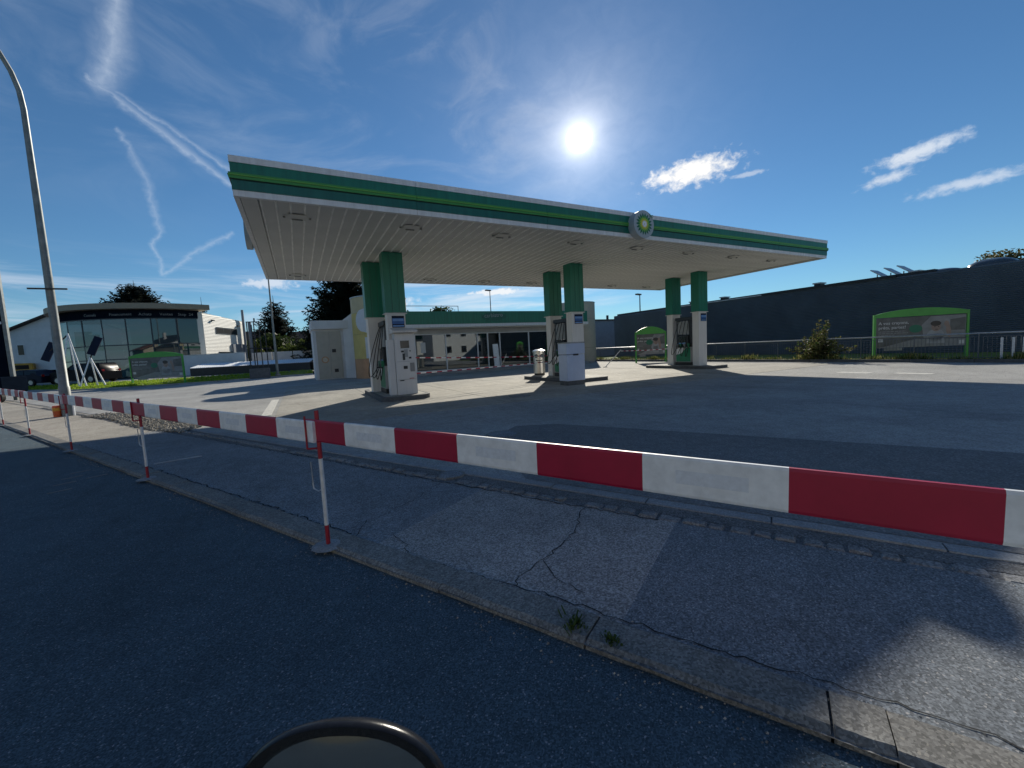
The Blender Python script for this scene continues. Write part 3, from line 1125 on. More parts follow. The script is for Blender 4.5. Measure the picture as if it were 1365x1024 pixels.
def CL_LAB(i_, j_):
    return 'unlit square light fitting in the canopy ceiling, %s from the left in the %s row' % (CL_ORD[i_], 'front' if j_ == 0 else 'back')


cl0 = None
for iy, yy in enumerate((11.42, 19.05)):
    for ix in range(8):
        xx = 0.27 + 2.77 * ix
        if cl0 is None:
            cl0 = thing('ceiling_light', CL_LAB(ix, iy), 'ceiling light', (xx, yy, CZB), 0, 'unlit light fittings in the canopy ceiling')
            b = MB()
            b.bx(-0.20, 0.20, -0.20, 0.20, -0.010, 0.01, 'soffit')
            b.build('plate', cl0, world=False)
            for sx in (-0.28, 0.28):
                b = MB()
                b.box((sx, 0.0, -0.014), (0.055, 0.06, 0.035), 'lamp_steel')
                b.build('lamp_head', cl0, world=False)
            b = MB()
            b.bx(-0.12, 0.12, 0.10, 0.14, -0.035, -0.010, 'lamp_steel')
            b.build('bracket', cl0, world=False)
        else:
            dup(cl0, (xx, yy, CZB), None, CL_LAB(ix, iy))

# ================================================================== PUMP ISLANDS
ISL = [('left', 3.00, 2.28, 3.92), ('middle', 10.75, 9.75, 11.75), ('right', 18.8, 17.95, 19.7)]
isl_lab = {'left': 'low dark kerbed pump island under the left pair of columns', 'middle': 'low dark kerbed pump island under the middle pair of columns', 'right': 'low dark kerbed pump island under the right pair of columns'}
for nm, xc, xa, xb in ISL:
    it = thing('pump_island', isl_lab[nm], 'pump island', (xc, 15.4, 0), 0, 'kerbed pump islands under the canopy')
    ya, yb = 13.45, 17.75
    r_ = 0.35
    poly = []
    for (cx_, cy_, a0) in ((xb - r_, yb - r_, 0), (xa + r_, yb - r_, 90), (xa + r_, ya + r_, 180), (xb - r_, ya + r_, 270)):
        for k in range(5):
            a = R(a0 + k * 22.5)
            poly.append((cx_ + r_ * math.cos(a), cy_ + r_ * math.sin(a)))
    b = MB()
    b.prism(poly, -0.02, 0.15, 'island')
    b.build('kerb', it)
    b = MB()
    cxm, cym = (xa + xb) / 2, (ya + yb) / 2
    b.prism([(cxm + (p[0] - cxm) * 0.84, cym + (p[1] - cym) * 0.93) for p in poly], 0.10, 0.154, 'island_top')
    b.build('top_slab', it)


def make_pump(label, loc):
    t = thing('fuel_pump', label, 'fuel pump', loc, 0, 'fuel pumps between the column pairs')
    b = MB()
    b.bx(-0.27, 0.27, -0.52, 0.52, 0.0, 0.16, 'black')
    b.build('plinth', t, world=False)
    b = MB()
    b.bx(-0.26, 0.26, -0.50, 0.50, 0.16, 0.98, 'pump_grey')
    body = b.build('lower_body', t, world=False, bevel=0.02)
    for sx in (-1, 1):
        b = MB()
        x = 0.262 * sx
        # green door with a pale swoosh
        def q(pts, mat, o):
            xx = x + 0.004 * o * sx
            vs = [(xx, y, z) for y, z in pts]
            f = tuple(range(len(vs)))
            b.add(vs, [f if sx < 0 else f[::-1]], mat)
        q([(0.46, 0.20), (-0.46, 0.20), (-0.46, 0.94), (0.46, 0.94)], 'pump_green', 1)
        q([(0.46, 0.55), (0.1, 0.66), (-0.18, 0.94), (0.46, 0.94)], 'white', 2)
        b.build('door', body, world=False)
    b = MB()
    b.bx(-0.22, 0.22, -0.50, 0.50, 0.98, 1.12, 'black')
    b.bx(-0.24, 0.24, -0.30, 0.42, 1.12, 1.62, 'pump_dark')
    b.build('head', t, world=False, bevel=0.015)
    for sx in (-1, 1):
        b = MB()
        b.box((0.245 * sx, 0.06, 1.40), (0.012, 0.52, 0.30), 'screen')
        b.build('display', t, world=False)
        b = MB()
        b.box((0.25 * sx, 0.06, 1.18), (0.012, 0.46, 0.07), 'blue_lite')
        b.build('price_panel', t, world=False)
    b = MB()
    b.bx(-0.14, 0.14, -0.50, -0.30, 1.12, 2.42, 'pump_dark')
    b.bx(-0.14, 0.14, 0.44, 0.54, 1.12, 2.42, 'pump_dark')
    b.bx(-0.20, 0.20, -0.52, 0.56, 2.42, 2.58, 'pump_dark')
    b.build('hose_mast', t, world=False, bevel=0.01)
    b = MB()
    b.bx(-0.16, 0.16, -0.28, 0.42, 1.66, 2.38, 'pump_grey')
    b.build('hose_panel', t, world=False)
    for sx in (-1, 1):
        for i in range(4):
            y = -0.36 + i * 0.24
            b = MB()
            b.box((0.30 * sx, y, 1.06), (0.10, 0.07, 0.22), 'pump_grey' if i % 2 else 'pump_green')
            b.box((0.33 * sx, y, 0.98), (0.05, 0.05, 0.16), 'black')
            b.build('nozzle', t, world=False)
            b = MB()
            pts = []
            yt = y * 0.8
            drop = 0.28 + 0.07 * i
            for k in range(15):
                u = k / 14
                z = 2.44 * (1 - u) + 1.02 * u - (2.44 - drop - 0.35) * math.sin(math.pi * u ** 1.15) * 0.62
                pts.append(((0.17 + (0.14 + 0.10 * i) * math.sin(math.pi * u) + 0.13 * u) * sx, yt + (y - yt) * u + 0.10 * math.sin(math.pi * u), max(0.14, z)))
            b.tube(pts, 0.016, 'rubber', 6)
            b.build('hose', t, smooth=True, world=False)
    return t


pump = make_pump('fuel pump with hanging black hoses between the left pair of columns', (2.95, 15.42, 0.154))
dup(pump, (10.78, 15.42, 0.154), 0, 'fuel pump half hidden behind the pale blue cabinet at the middle columns')
dup(pump, (18.82, 15.42, 0.154), 0, 'fuel pump between the right pair of columns, beyond the middle one')

# payment terminal at the left island
t = thing('payment_terminal', 'tall white payment terminal with dark screen on the left pump island', 'payment terminal', (3.22, 14.1, 0.154))
b = MB()
b.bx(2.88, 3.56, 13.92, 14.30, 0.154, 2.22, 'terminal')
b.build('cabinet', t, bevel=0.015)
b = MB()
b.bx(2.66, 2.875, 13.98, 14.28, 0.154, 2.02, 'terminal')
b.build('side_panel', t, bevel=0.015)
b = MB()
b.add([(2.82, 13.70, 2.30), (3.64, 13.70, 2.30), (3.64, 14.32, 2.42), (2.82, 14.32, 2.42), (2.82, 13.72, 2.24), (3.62, 13.72, 2.24), (3.62, 14.32, 2.22), (2.82, 14.32, 2.22)], [(0, 1, 2, 3), (7, 6, 5, 4), (0, 4, 5, 1), (1, 5, 6, 2), (2, 6, 7, 3), (3, 7, 4, 0)], 'terminal')
b.build('hood', t)
for nm, (xa, xb, za, zb_), mt in [('screen', (3.07, 3.36, 1.72, 1.97), 'screen'), ('card_slot', (3.08, 3.17, 1.58, 1.64), 'black'), ('keypad', (3.12, 3.20, 1.32, 1.54), 'pump_dark'), ('contactless_reader', (3.33, 3.41, 1.36, 1.42), 'black'), ('receipt_slot', (3.13, 3.26, 1.02, 1.12), 'black'), ('lock', (3.36, 3.40, 1.60, 1.64), 'pump_dark'), ('handle', (2.98, 3.12, 0.62, 0.65), 'black'), ('handle', (3.30, 3.46, 0.68, 0.70), 'post_red'), ('notice', (3.18, 3.30, 1.42, 1.68), 'pump_grey'), ('notice', (3.35, 3.50, 0.92, 1.22), 'poster_lite')]:
    b = MB()
    b.bx(xa, xb, 13.905, 13.925, za, zb_, mt)
    b.build(nm, t)
b = MB()
b.bx(2.92, 3.52, 13.912, 13.922, 1.265, 1.275, 'pump_grey')
b.bx(2.92, 3.52, 13.912, 13.922, 0.655, 0.665, 'pump_grey')
b.build('door_joint', t)

# pale cabinet in front of the middle columns
t = thing('service_cabinet', 'pale blue white cabinet on a dark plinth in front of the middle columns', 'cabinet', (9.45, 13.0, 0))
b = MB()
b.bx(9.02, 9.82, 12.80, 13.30, 0.0, 0.17, 'island')
b.build('plinth', t)
b = MB()
b.bx(9.00, 9.84, 12.76, 13.32, 0.17, 1.17, 'cab_blue')
b.build('body', t, bevel=0.015)
b = MB()
b.bx(8.99, 9.85, 12.75, 13.33, 1.19, 1.62, 'cab_blue')
b.build('lid', t, bevel=0.015)
b = MB()
b.bx(8.98, 9.86, 12.74, 13.34, 1.60, 1.65, 'pump_grey')
b.build('top_rim', t)
b = MB()
b.bx(9.30, 9.52, 12.725, 12.765, 1.14, 1.20, 'dark_metal')
b.build('handle', t)

# stainless litter bin with a face
t = thing('litter_bin', 'stainless steel litter bin with two round holes and a slot like a smiling face', 'bin', (10.65, 17.5, 0.154))
bx_c = (10.65, 17.5)
b = MB()
b.cyl(bx_c, 0.26, 0.154, 0.24, 'black', 24)  # black band standing for the shadow under the drum
b.build('base', t, smooth=True)
b = MB()
b.cyl(bx_c, 0.29, 0.24, 1.28, 'stainless', 28)
b.build('drum', t, smooth=True)
b = MB()
b.cyl(bx_c, 0.33, 1.282, 1.35, 'stainless', 28)
b.cyl(bx_c, 0.33, 1.35, 1.42, 'stainless', 28, 0.17)
b.build('lid', t, smooth=True)
dirc = Vector((-bx_c[0], -bx_c[1], 0)).normalized()
side = Vector((-dirc.y, dirc.x, 0))
for sx in (-0.13, 0.15):
    c = Vector((bx_c[0], bx_c[1], 1.10)) + dirc * (0.262 if abs(sx) > .1 else 0.28) + side * sx
    nrm = (dirc * 0.9 + side * sx * 1.6).normalized()
    uu = Vector((-nrm.y, nrm.x, 0))
    b = MB()
    b.disc(c - nrm * 0.02, uu, (0, 0, 1), 0.085, 0.085, 0.05, 'black', 16)
    b.build('hole', t)
b = MB()
pts = []
for k in range(9):
    a = (k - 4) / 4
    p = Vector((bx_c[0], bx_c[1], 0.86 + 0.03 * a * a)) + dirc * math.cos(a * 0.55) * 0.292 + side * math.sin(a * 0.55) * 0.292
    pts.append(p)
b.tube(pts, 0.024, 'black', 6)
b.build('slot', t)


# warning tape
def tape(label, p0, p1, sag, name='warning_tape', n=26, w=0.04):
    b = MB()
    P0, P1 = Vector(p0), Vector(p1)
    L = (P1 - P0).length
    n = max(8, int(L / 0.22))
    for i in range(n):
        q = []
        for u in (i / n, (i + 1) / n):
            p = P0.lerp(P1, u)
            z = p.z - sag * 4 * u * (1 - u)
            tw = 0.012 * math.sin(u * 19)
            q.append((Vector((p.x, p.y + tw, z - w / 2)), Vector((p.x, p.y - tw, z + w / 2))))
        b.add([q[0][0], q[1][0], q[1][1], q[0][1]], [(0, 1, 2, 3)], 'white' if i % 2 else 'red')
    return tag(b.build(name), label, 'warning tape', 'red and white warning tapes tied round the pumps')


tape('upper red and white strip modelling the reflection of the tape in the shop glass', (3.57, 14.2, 1.38), (10.5, 16.2, 1.10), 0.03)  # solid strip in place of the tape's reflection in the shop glass
tape('lower red and white tape from the payment terminal to the middle columns', (3.57, 14.2, 0.83), (10.5, 16.2, 0.83), 0.02)
tape('red and white tape between the right columns and a leaning stake', (18.62, 16.3, 1.08), (18.6, 20.3, 1.02), 0.03)
t = thing('leaning_stake', 'thin pale stake leaning beyond the right pump island with tape tied to it', 'stake', (17.9, 20.9, 0))
b = MB()
b.tube([(17.75, 20.9, 0.0), (18.6, 20.3, 1.1)], 0.025, 'post_white', 8)
b.build('pole', t)
b = MB()
b.tube([(17.75, 20.9, 0.0), (17.75, 20.9, 0.04)], 0.14, 'kerb_light', 12)
b.build('foot', t)

# ================================================================== SHOP KIOSK
shop = thing('station_shop', 'single storey filling station shop with green fascia and long glass front', 'shop', (13, 31, 0))
SY = 28.55
b = MB()
b.bx(5.6, 22.0, 27.3, 28.5, 0.0, 0.16, 'kerb_light')
b.build('step', shop)
b = MB()
b.bx(6.0, 21.5, 34.8, 35.0, 0.0, 4.2, 'wall_white')
b.bx(5.8, 6.0, SY, 35.0, 0.0, 4.2, 'wall_white')
b.bx(21.5, 21.7, SY, 35.0, 0.0, 4.2, 'wall_white')
b.bx(6.0, 7.3, SY, SY + 0.2, 0.16, 3.3, 'wall_white')
b.build('wall', shop)
b = MB()
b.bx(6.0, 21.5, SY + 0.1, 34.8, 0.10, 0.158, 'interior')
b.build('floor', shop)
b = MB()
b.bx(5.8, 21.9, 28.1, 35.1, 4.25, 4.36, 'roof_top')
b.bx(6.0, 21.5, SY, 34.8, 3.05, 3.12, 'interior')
b.build('roof', shop)
b = MB()
b.bx(5.7, 21.95, 27.92, 28.06, 3.50, 4.40, 'green')
gf = b.build('green_fascia', shop)
b = MB()
b.bx(5.7, 21.95, 27.80, 28.08, 3.28, 3.495, 'white_metal')
b.build('white_band', shop)
b = MB()
b.bx(5.75, 21.9, 27.95, SY, 3.20, 3.278, 'soffit')
b.build('eaves_soffit', shop)
b = MB()
b.bx(6.0, 21.5, SY - 0.02, SY + 0.1, 2.86, 3.198, 'wall_grey')
b.build('lintel', shop)
# oval emblem with pale script
b = MB()
b.disc((13.25, 27.918, 4.0), (1, 0, 0), (0, 0, 1), 1.0, 0.30, 0.03, 'green_dark', 32)
ov = b.build('oval_sign', shop)
text_obj('lettering', 'carbistro', 0.42, 'pump_grey', shop, Matrix.Translation((12.43 - 13, 27.878 - 31, 3.92)) @ Matrix.Rotation(R(90), 4, 'X') @ Matrix.Rotation(R(3), 4, 'Z'))
# mullions, panes
mul_x = [7.3, 9.55, 12.03, 12.88, 13.90, 16.48, 19.0, 21.5]
for x in mul_x:
    b = MB()
    b.bx(x - 0.045, x + 0.045, SY - 0.06, SY + 0.06, 0.16, 2.86, 'frame_white')
    b.build('mullion', shop)
b = MB()
b.bx(7.345, 21.45, SY - 0.04, SY + 0.04, 0.16, 0.28, 'frame_white')
b.bx(7.345, 21.45, SY - 0.04, SY + 0.04, 2.80, 2.858, 'frame_white')
b.build('window_rail', shop)
for i, (xa, xb) in enumerate(zip(mul_x[:-1], mul_x[1:])):
    if i == 3:
        b = MB()
        b.bx(xa + 0.05, xb - 0.05, SY + 0.45, SY + 0.50, 0.28, 2.80, 'frame_dark')
        b.build('recessed_door', shop)
        continue
    b = MB()
    b.bx(xa + 0.046, xb - 0.046, SY - 0.008, SY + 0.008, 0.285, 2.795, 'glass')
    b.build('window_pane', shop)
# things behind the glass
b = MB()
b.bx(7.5, 11.2, 29.8, 30.5, 0.16, 1.25, 'interior_lite')
b.build('counter', shop)
b = MB()
b.bx(15.2, 20.8, 30.2, 30.9, 0.16, 1.65, 'interior_lite')
b.build('shelf', shop)
b = MB()
b.bx(7.7, 8.05, SY - 0.02, SY - 0.012, 1.55, 2.28, 'poster_white')
b.build('notice', shop)
tb = MB()
tb.box((13.38, 28.2, 1.06), (0.42, 0.10, 1.80), 'white', 0, Matrix.Rotation(R(-3), 3, 'Y'))
tag(tb.build('display_board'), 'narrow white display board standing before the shop door', 'display board')
# roof handrail
t = thing('roof_handrail', 'thin metal handrail on the shop roof above the green fascia', 'handrail', (9.6, 31, 4.36))
b = MB()
b.tube([(7.3, 31, 5.12), (11.6, 31, 5.12)], 0.025, 'lamp_steel', 6)
b.build('rail', t)
for x in (7.35, 10.2, 11.58):
    b = MB()
    b.tube([(x, 31, 4.36), (x, 31, 5.12)], 0.025, 'lamp_steel', 6)
    b.build('post', t)

# curved towers at both ends of the shop


def tower(cx, cy, r, z1, bands, label, name, n=40):
    t_ = thing(name, label, 'tower', (cx, cy, 0))
    b_ = MB()
    for (za, zb_, mt) in bands:
        b_.cyl((cx, cy), r, za + 0.0, zb_ - 0.012, mt, n)
        b_.cyl((cx, cy), r - 0.02, zb_ - 0.012, zb_, 'groove', n)
    b_.build('wall', t_, smooth=True)
    b_ = MB()
    b_.cyl((cx, cy), r + 0.03, z1, z1 + 0.06, 'flashing', n)
    b_.build('coping', t_, smooth=True)
    return t_


lt = tower(5.45, 30.7, 1.9, 5.55, [(0, 1.36, 'tower_salmon'), (1.36, 3.05, 'tower_yellow'), (3.05, 4.5, 'tower_yellow'), (4.5, 5.55, 'tower_tan')], 'curved yellow and salmon painted tower at the left end of the shop', 'curved_tower')


def cyl_patch(parent, name, cx, cy, r, a_c, z_c, ra, rz_, mat, disc=True, off=0.012):
    """a patch that hugs the tower wall; ra half width along the wall, rz_ half height"""
    b_ = MB()
    n = 24
    rows = 13
    vs, fs = [], []
    for j in range(rows):
        v = -1 + 2 * j / (rows - 1)
        half = ra * (math.sqrt(max(0.0, 1 - v * v)) if disc else 1.0)
        for i in range(n + 1):
            u = -1 + 2 * i / n
            a = a_c + u * half / r
            vs.append((cx + (r + off) * math.cos(a), cy + (r + off) * math.sin(a), z_c + v * rz_))
    for j in range(rows - 1):
        for i in range(n):
            fs.append((j * (n + 1) + i, j * (n + 1) + i + 1, (j + 1) * (n + 1) + i + 1, (j + 1) * (n + 1) + i))
    b_.add(vs, fs, mat)
    return b_.build(name, parent, smooth=True)


cyl_patch(lt, 'painted_disc', 5.45, 30.7, 1.9, R(233), 3.95, 0.95, 0.85, 'tower_white')
cyl_patch(lt, 'white_panel', 5.45, 30.7, 1.9, R(243), 2.1, 0.55, 0.72, 'tower_white', False)
tower(23.2, 31.2, 1.75, 5.35, [(0, 1.3, 'wall_beige'), (1.3, 3.9, 'wall_beige'), (3.9, 5.35, 'wall_beige')], 'plain beige curved tower at the right end of the shop behind the middle columns', 'curved_tower')

# white annex left of the tower
an = thing('annex', 'low pale annex with a beige door left of the yellow tower', 'annex', (2.0, 33.5, 0))
b = MB()
b.bx(1.05, 3.6, 32.3, 36.5, 0.0, 3.6, 'wall_white')
b.build('wall', an)
b = MB()
b.bx(0.98, 3.62, 32.0, 36.6, 3.6, 4.2, 'wall_white')
b.build('parapet', an)
b = MB()
b.add([(3.62, 31.9, 0.0), (4.1, 31.6, 0.0), (4.1, 31.6, 5.0), (3.05, 32.2, 4.2), (3.05, 32.2, 0.0), (3.6, 36, 0), (4.1, 36, 5.0), (3.05, 36, 4.2)], [(4, 0, 3), (0, 1, 2, 3), (3, 2, 6, 7), (1, 5, 6, 2)], 'wall_white')
b.build('side_wall', an)
b = MB()
b.bx(1.25, 2.05, 32.255, 32.295, 0.05, 3.45, 'door_beige')
b.build('door_leaf', an)
b = MB()
b.bx(2.07, 2.87, 32.255, 32.295, 0.05, 3.45, 'door_beige')
b.build('door_leaf', an)
for (x, z) in ((2.35, 2.05), (2.42, 0.62)):
    b = MB()
    b.bx(x - 0.13, x + 0.13, 32.225, 32.25, z - 0.12, z + 0.12, 'dark_metal')
    b.build('vent', an)
b = MB()
b.disc((1.72, 32.25, 1.42), (1, 0, 0), (0, 0, 1), 0.24, 0.24, 0.01, 'tower_salmon', 20)
b.disc((1.72, 32.238, 1.42), (1, 0, 0), (0, 0, 1), 0.17, 0.17, 0.01, 'house_cream', 20)
b.build('round_sticker', an)

# ================================================================== RIGHT SIDE: DARK HALL, RAILING
hall = thing('dark_hall', 'long low hall clad in dark horizontal siding beyond the railing', 'hall', (38, 15, 0))
b = MB()
b.bx(33.0, 60, -16, 37.0, -0.1, 4.70, 'dark_siding')
b.build('wall', hall)
b = MB()
nrow = 44
for j in range(nrow):
    za = -0.1 + 4.75 * j / nrow
    h_ = 4.75 / nrow
    vs = [(32.995, -16, za), (32.955, -16, za + h_ * 0.62), (32.995, -16, za + h_ * 0.95), (32.995, 37.0, za), (32.955, 37.0, za + h_ * 0.62), (32.995, 37.0, za + h_ * 0.95)]
    b.add(vs, [(0, 1, 4, 3), (1, 2, 5, 4)], 'dark_siding')
stuff(b.build('siding', hall))
b = MB()
y = -14.0
while y < 28:
    L = rnd.uniform(2.0, 5.0)
    if 9.5 < y:
        b.bx(32.86, 33.10, y, y + L, 4.70, 4.78, 'flashing' if rnd.random() < 0.45 else 'dark_metal')
    y += L + 0.02
b.build('roof_edge', hall)
b = MB()
b.bx(33.3, 59, 10, 36.8, 4.70, 4.90, 'dark_metal')
b.build('parapet', hall)


def dome(label, cx, cy, cz, rx, ry, rz_):
    b_ = MB()
    vs, fs = [], []
    nu, nv = 20, 6
    for j in range(nv + 1):
        a = j / nv * math.pi / 2
        for i in range(nu):
            t_ = 2 * math.pi * i / nu
            e = 0.62
            c, s_ = math.cos(t_), math.sin(t_)
            vs.append((cx + rx * math.copysign(abs(c) ** e, c) * math.cos(a), cy + ry * math.copysign(abs(s_) ** e, s_) * math.cos(a), cz + rz_ * math.sin(a)))
    for j in range(nv):
        for i in range(nu):
            fs.append((j * nu + i, j * nu + (i + 1) % nu, (j + 1) * nu + (i + 1) % nu, (j + 1) * nu + i))
    t_ = thing('skylight_dome', label, 'skylight', (cx, cy, cz - 0.1))
    b_.add(vs, fs, 'dome')
    b_.build('dome', t_, smooth=True)
    b_ = MB()
    b_.bx(cx - rx * 1.02, cx + rx * 1.02, cy - ry * 1.02, cy + ry * 1.02, cz - 0.12, cz + 0.02, 'dark_metal')
    b_.build('base', t_)
    return t_


dome('dark low skylight dome on the hall roof, nearer the shrub side', 34.3, 9.95, 4.70, 0.85, 0.92, 0.24)
dome('dark low skylight dome on the hall roof, above the right billboard post', 34.3, 7.95, 4.70, 0.85, 0.95, 0.42)
dome('dark low skylight dome on the hall roof at the right edge of view', 34.3, 5.9, 4.70, 0.85, 0.95, 0.42)
# cluster of tilted solar panels
for i, (yy, xx, lab) in enumerate([(12.75, 33.9, 'tilted roof panel on the dark hall, leftmost of the cluster'), (12.1, 34.0, 'tilted roof panel on the dark hall, in the middle of the cluster'), (11.5, 34.1, 'tilted roof panel on the dark hall, rightmost and highest of the cluster')]):
    t = thing('roof_panel', lab, 'roof panel', (xx, yy, 4.9), 0, 'tilted panels on the hall roof')
    b = MB()
    b.box((xx, yy, 5.14 + 0.03 * i), (1.0, 0.85, 0.06), 'flashing', 0, Matrix.Rotation(R(38), 3, 'X'))
    b.build('panel', t)
    b = MB()
    b.tube([(xx, yy + 0.15, 4.88), (xx, yy + 0.15, 5.12)], 0.03, 'dark_metal', 6)
    b.tube([(xx, yy - 0.2, 4.88), (xx, yy - 0.2, 5.0)], 0.03, 'dark_metal', 6)
    b.build('legs', t)
t = thing('roof_vent', 'small box shaped vent on the hall roof beside the tilted panels', 'roof vent', (33.8, 10.95, 4.7))
b = MB()
b.bx(33.5, 34.1, 10.75, 11.15, 4.70, 4.90, 'dark_metal')
b.build('stack', t)
b = MB()
b.bx(33.42, 34.18, 10.68, 11.22, 4.902, 4.99, 'flashing')
b.build('cap', t)

rv = t
for (yy, lab) in ((23.6, 'small box shaped vent on the hall roof just right of the right columns'), (26.8, 'small box shaped vent on the hall roof between the two right columns'), (16.2, 'small box shaped vent on the hall roof midway between columns and tilted panels')):
    dup(rv, (33.8, yy, 4.84), None, lab)
rv['group'] = 'box shaped vents on the hall roof'
for o_ in COL.objects:
    if o_.name.startswith('roof_vent'):
        o_['group'] = 'box shaped vents on the hall roof'
shed = thing('grey_shed', 'grey blue low shed far behind, between the beige tower and the dark hall', 'shed', (39, 51, 0))
b = MB()
b.bx(31.0, 47, 44.2, 58, -0.1, 4.75, 'grey_shed')
b.build('wall', shed)
b = MB()
b.bx(30.8, 47.2, 44.0, 58.2, 4.75, 4.92, 'dark_metal')
b.build('roof', shed)
b = MB()
b.tube([(41.5, 48, 4.92), (41.5, 48, 5.8)], 0.18, 'dark_metal', 8)
b.build('chimney', shed)

# rough verge with kerb along the right side
vg = MB()
vg.sheet([(24.3, -12), (33, -12), (33, 46), (24.3, 46)], 0.02, 'soil')
verge = structure(vg.build('verge'))
y = -4.0
while y < 34:
    b = MB()
    b.bx(24.22, 24.40, y + 0.01, y + 1.99, -0.05, 0.13, 'island')
    b.build('kerb_stone', verge)
    y += 2.0
gb = MB()
for _ in range(11000):
    p = (24.42 + abs(rnd.gauss(0, 0.45)), rnd.uniform(-3, 34))
    a = rnd.uniform(0, 6.28)
    hh = rnd.uniform(0.12, 0.48) * (0.62 + 0.22 * math.sin(p[1] * 1.7) + 0.2 * math.sin(p[1] * 4.1))
    if hh < 0.04:
        hh = 0.04
    w = rnd.uniform(0.015, 0.05)
    dx, dy = math.cos(a) * w, math.sin(a) * w
    gb.add([(p[0] - dx, p[1] - dy, 0.02), (p[0] + dx, p[1] + dy, 0.02), (p[0] + rnd.uniform(-.12, .12), p[1] + rnd.uniform(-.12, .12), 0.02 + hh)], [(0, 1, 2)], 'dryweed' if rnd.random() < 0.5 else 'weeds')
stuff(tag(gb.build('weeds'), 'ragged dry weeds along the kerb at the foot of the railing', 'weeds'))

rail = thing('railing', 'long metal railing with thin upright bars along the right edge of the forecourt', 'railing', (25.0, 12, 0))
RX = 25.0
b = MB()
b.tube([(RX, -2, 1.16), (RX, 34, 1.16)], 0.032, 'steel', 8)
b.build('top_rail', rail)
b = MB()
b.tube([(RX, -2, 0.16), (RX, 34, 0.16)], 0.016, 'bar_steel', 6)
b.tube([(RX, -2, 1.03), (RX, 34, 1.03)], 0.014, 'bar_steel', 6)
b.build('lower_rail', rail)
bar0 = None
y = -1.9
kb = 0
while y < 34 and kb < 290:
    if kb % 16 == 0:
        b = MB()
        b.box((RX, y, 0.58), (0.04, 0.04, 1.14), 'bar_steel')
        b.build('post', rail)
    elif bar0 is None:
        b = MB()
        b.tube([(RX, y, 0.16), (RX, y, 1.03)], 0.010, 'bar_steel', 6, False)
        bar0 = b.build('bar', rail)
        by0 = y
    else:
        c_ = bar0.copy()
        COL.objects.link(c_)
        c_.parent = rail
        c_.location = (0, y - by0, 0)
    kb += 1
    y += 0.125
# a few pale bars near the right edge
for yy in (5.42, 5.12, 4.85):
    b = MB()
    b.box((24.78, yy, 0.54), (0.03, 0.07, 0.86), 'post_white')
    b.build('pale_bar', rail)


# ================================================================== FOLIAGE
def leaf_quad(mb, p, size, mat, up_bias=0.3, asp=0.55):
    d = Vector((rnd.gauss(0, 1), rnd.gauss(0, 1), rnd.gauss(0, 1) + up_bias)).normalized()
    e = d.cross(Vector((rnd.gauss(0, 1), rnd.gauss(0, 1), rnd.gauss(0, 1)))).normalized()
    s_ = size * rnd.uniform(0.6, 1.3)
    a = p + d * s_ * 0.5
    c = p - d * s_ * 0.5
    mb.add([c, p + e * s_ * asp * 0.5, a, p - e * s_ * asp * 0.5], [(0, 1, 2, 3)], mat)


def conifer(label, x, y, z, h, r, seed, levels=26, bare=0.06, name='conifer_tree', dense=1.0, fat=1.0, expo=0.85, lift=0.0, group='dark conifers behind the buildings'):
    rr = random.Random(seed)
    t_ = thing(name, label, 'tree', (x, y, z), 0, group)
    b_ = MB()
    b_.tube([(0, 0, 0), (0, 0, h * 0.5), (0, 0, h * 0.97)], [r * 0.06 + 0.05, r * 0.035 + 0.03, 0.02], 'bark', 8)
    b_.build('trunk', t_, world=False)
    c_ = MB()
    nbr = levels * 11
    for k in range(nbr):
        if True:
            u = 1 - math.sqrt(1 - (k + rr.random()) / nbr * 0.985)
            zz = h * (bare + (1 - bare) * u)
            L = r * (1 - u) ** expo + 0.15
            a = k * 2.399 + rr.uniform(-0.5, 0.5)
            l = L * rr.uniform(0.62, 1.12)
            ns = max(4, int(l / 0.16 * dense))
            for j in range(ns):
                v = (j + 0.5) / ns
                rad = l * v
                dz = (lift - 0.30) * l * v + 0.22 * l * v * v + rr.uniform(-.16, .16) * fat
                p = Vector((math.cos(a) * rad, math.sin(a) * rad, zz + dz))
                wd = (0.30 + 0.34 * (1 - v)) * (0.55 + 0.45 * L / r) * fat
                side_ = Vector((-math.sin(a), math.cos(a), 0))
                out = Vector((math.cos(a), math.sin(a), -0.25))
                for sg in (-1, 1):
                    e = p + side_ * sg * wd * rr.uniform(0.8, 1.6) + out * wd * 0.6 + Vector((0, 0, rr.uniform(-0.22, 0.06)))
                    c_.add([p - out * 0.12, p + out * 0.14, e], [(0, 1, 2)], 'conifer')
                c_.add([p, p + out * 0.25 + Vector((0, 0, rr.uniform(0, .15))), p + Vector((0, 0, -rr.uniform(.1, .35)))], [(0, 1, 2)], 'conifer')
    c_.build('crown', t_, world=False)
    return t_


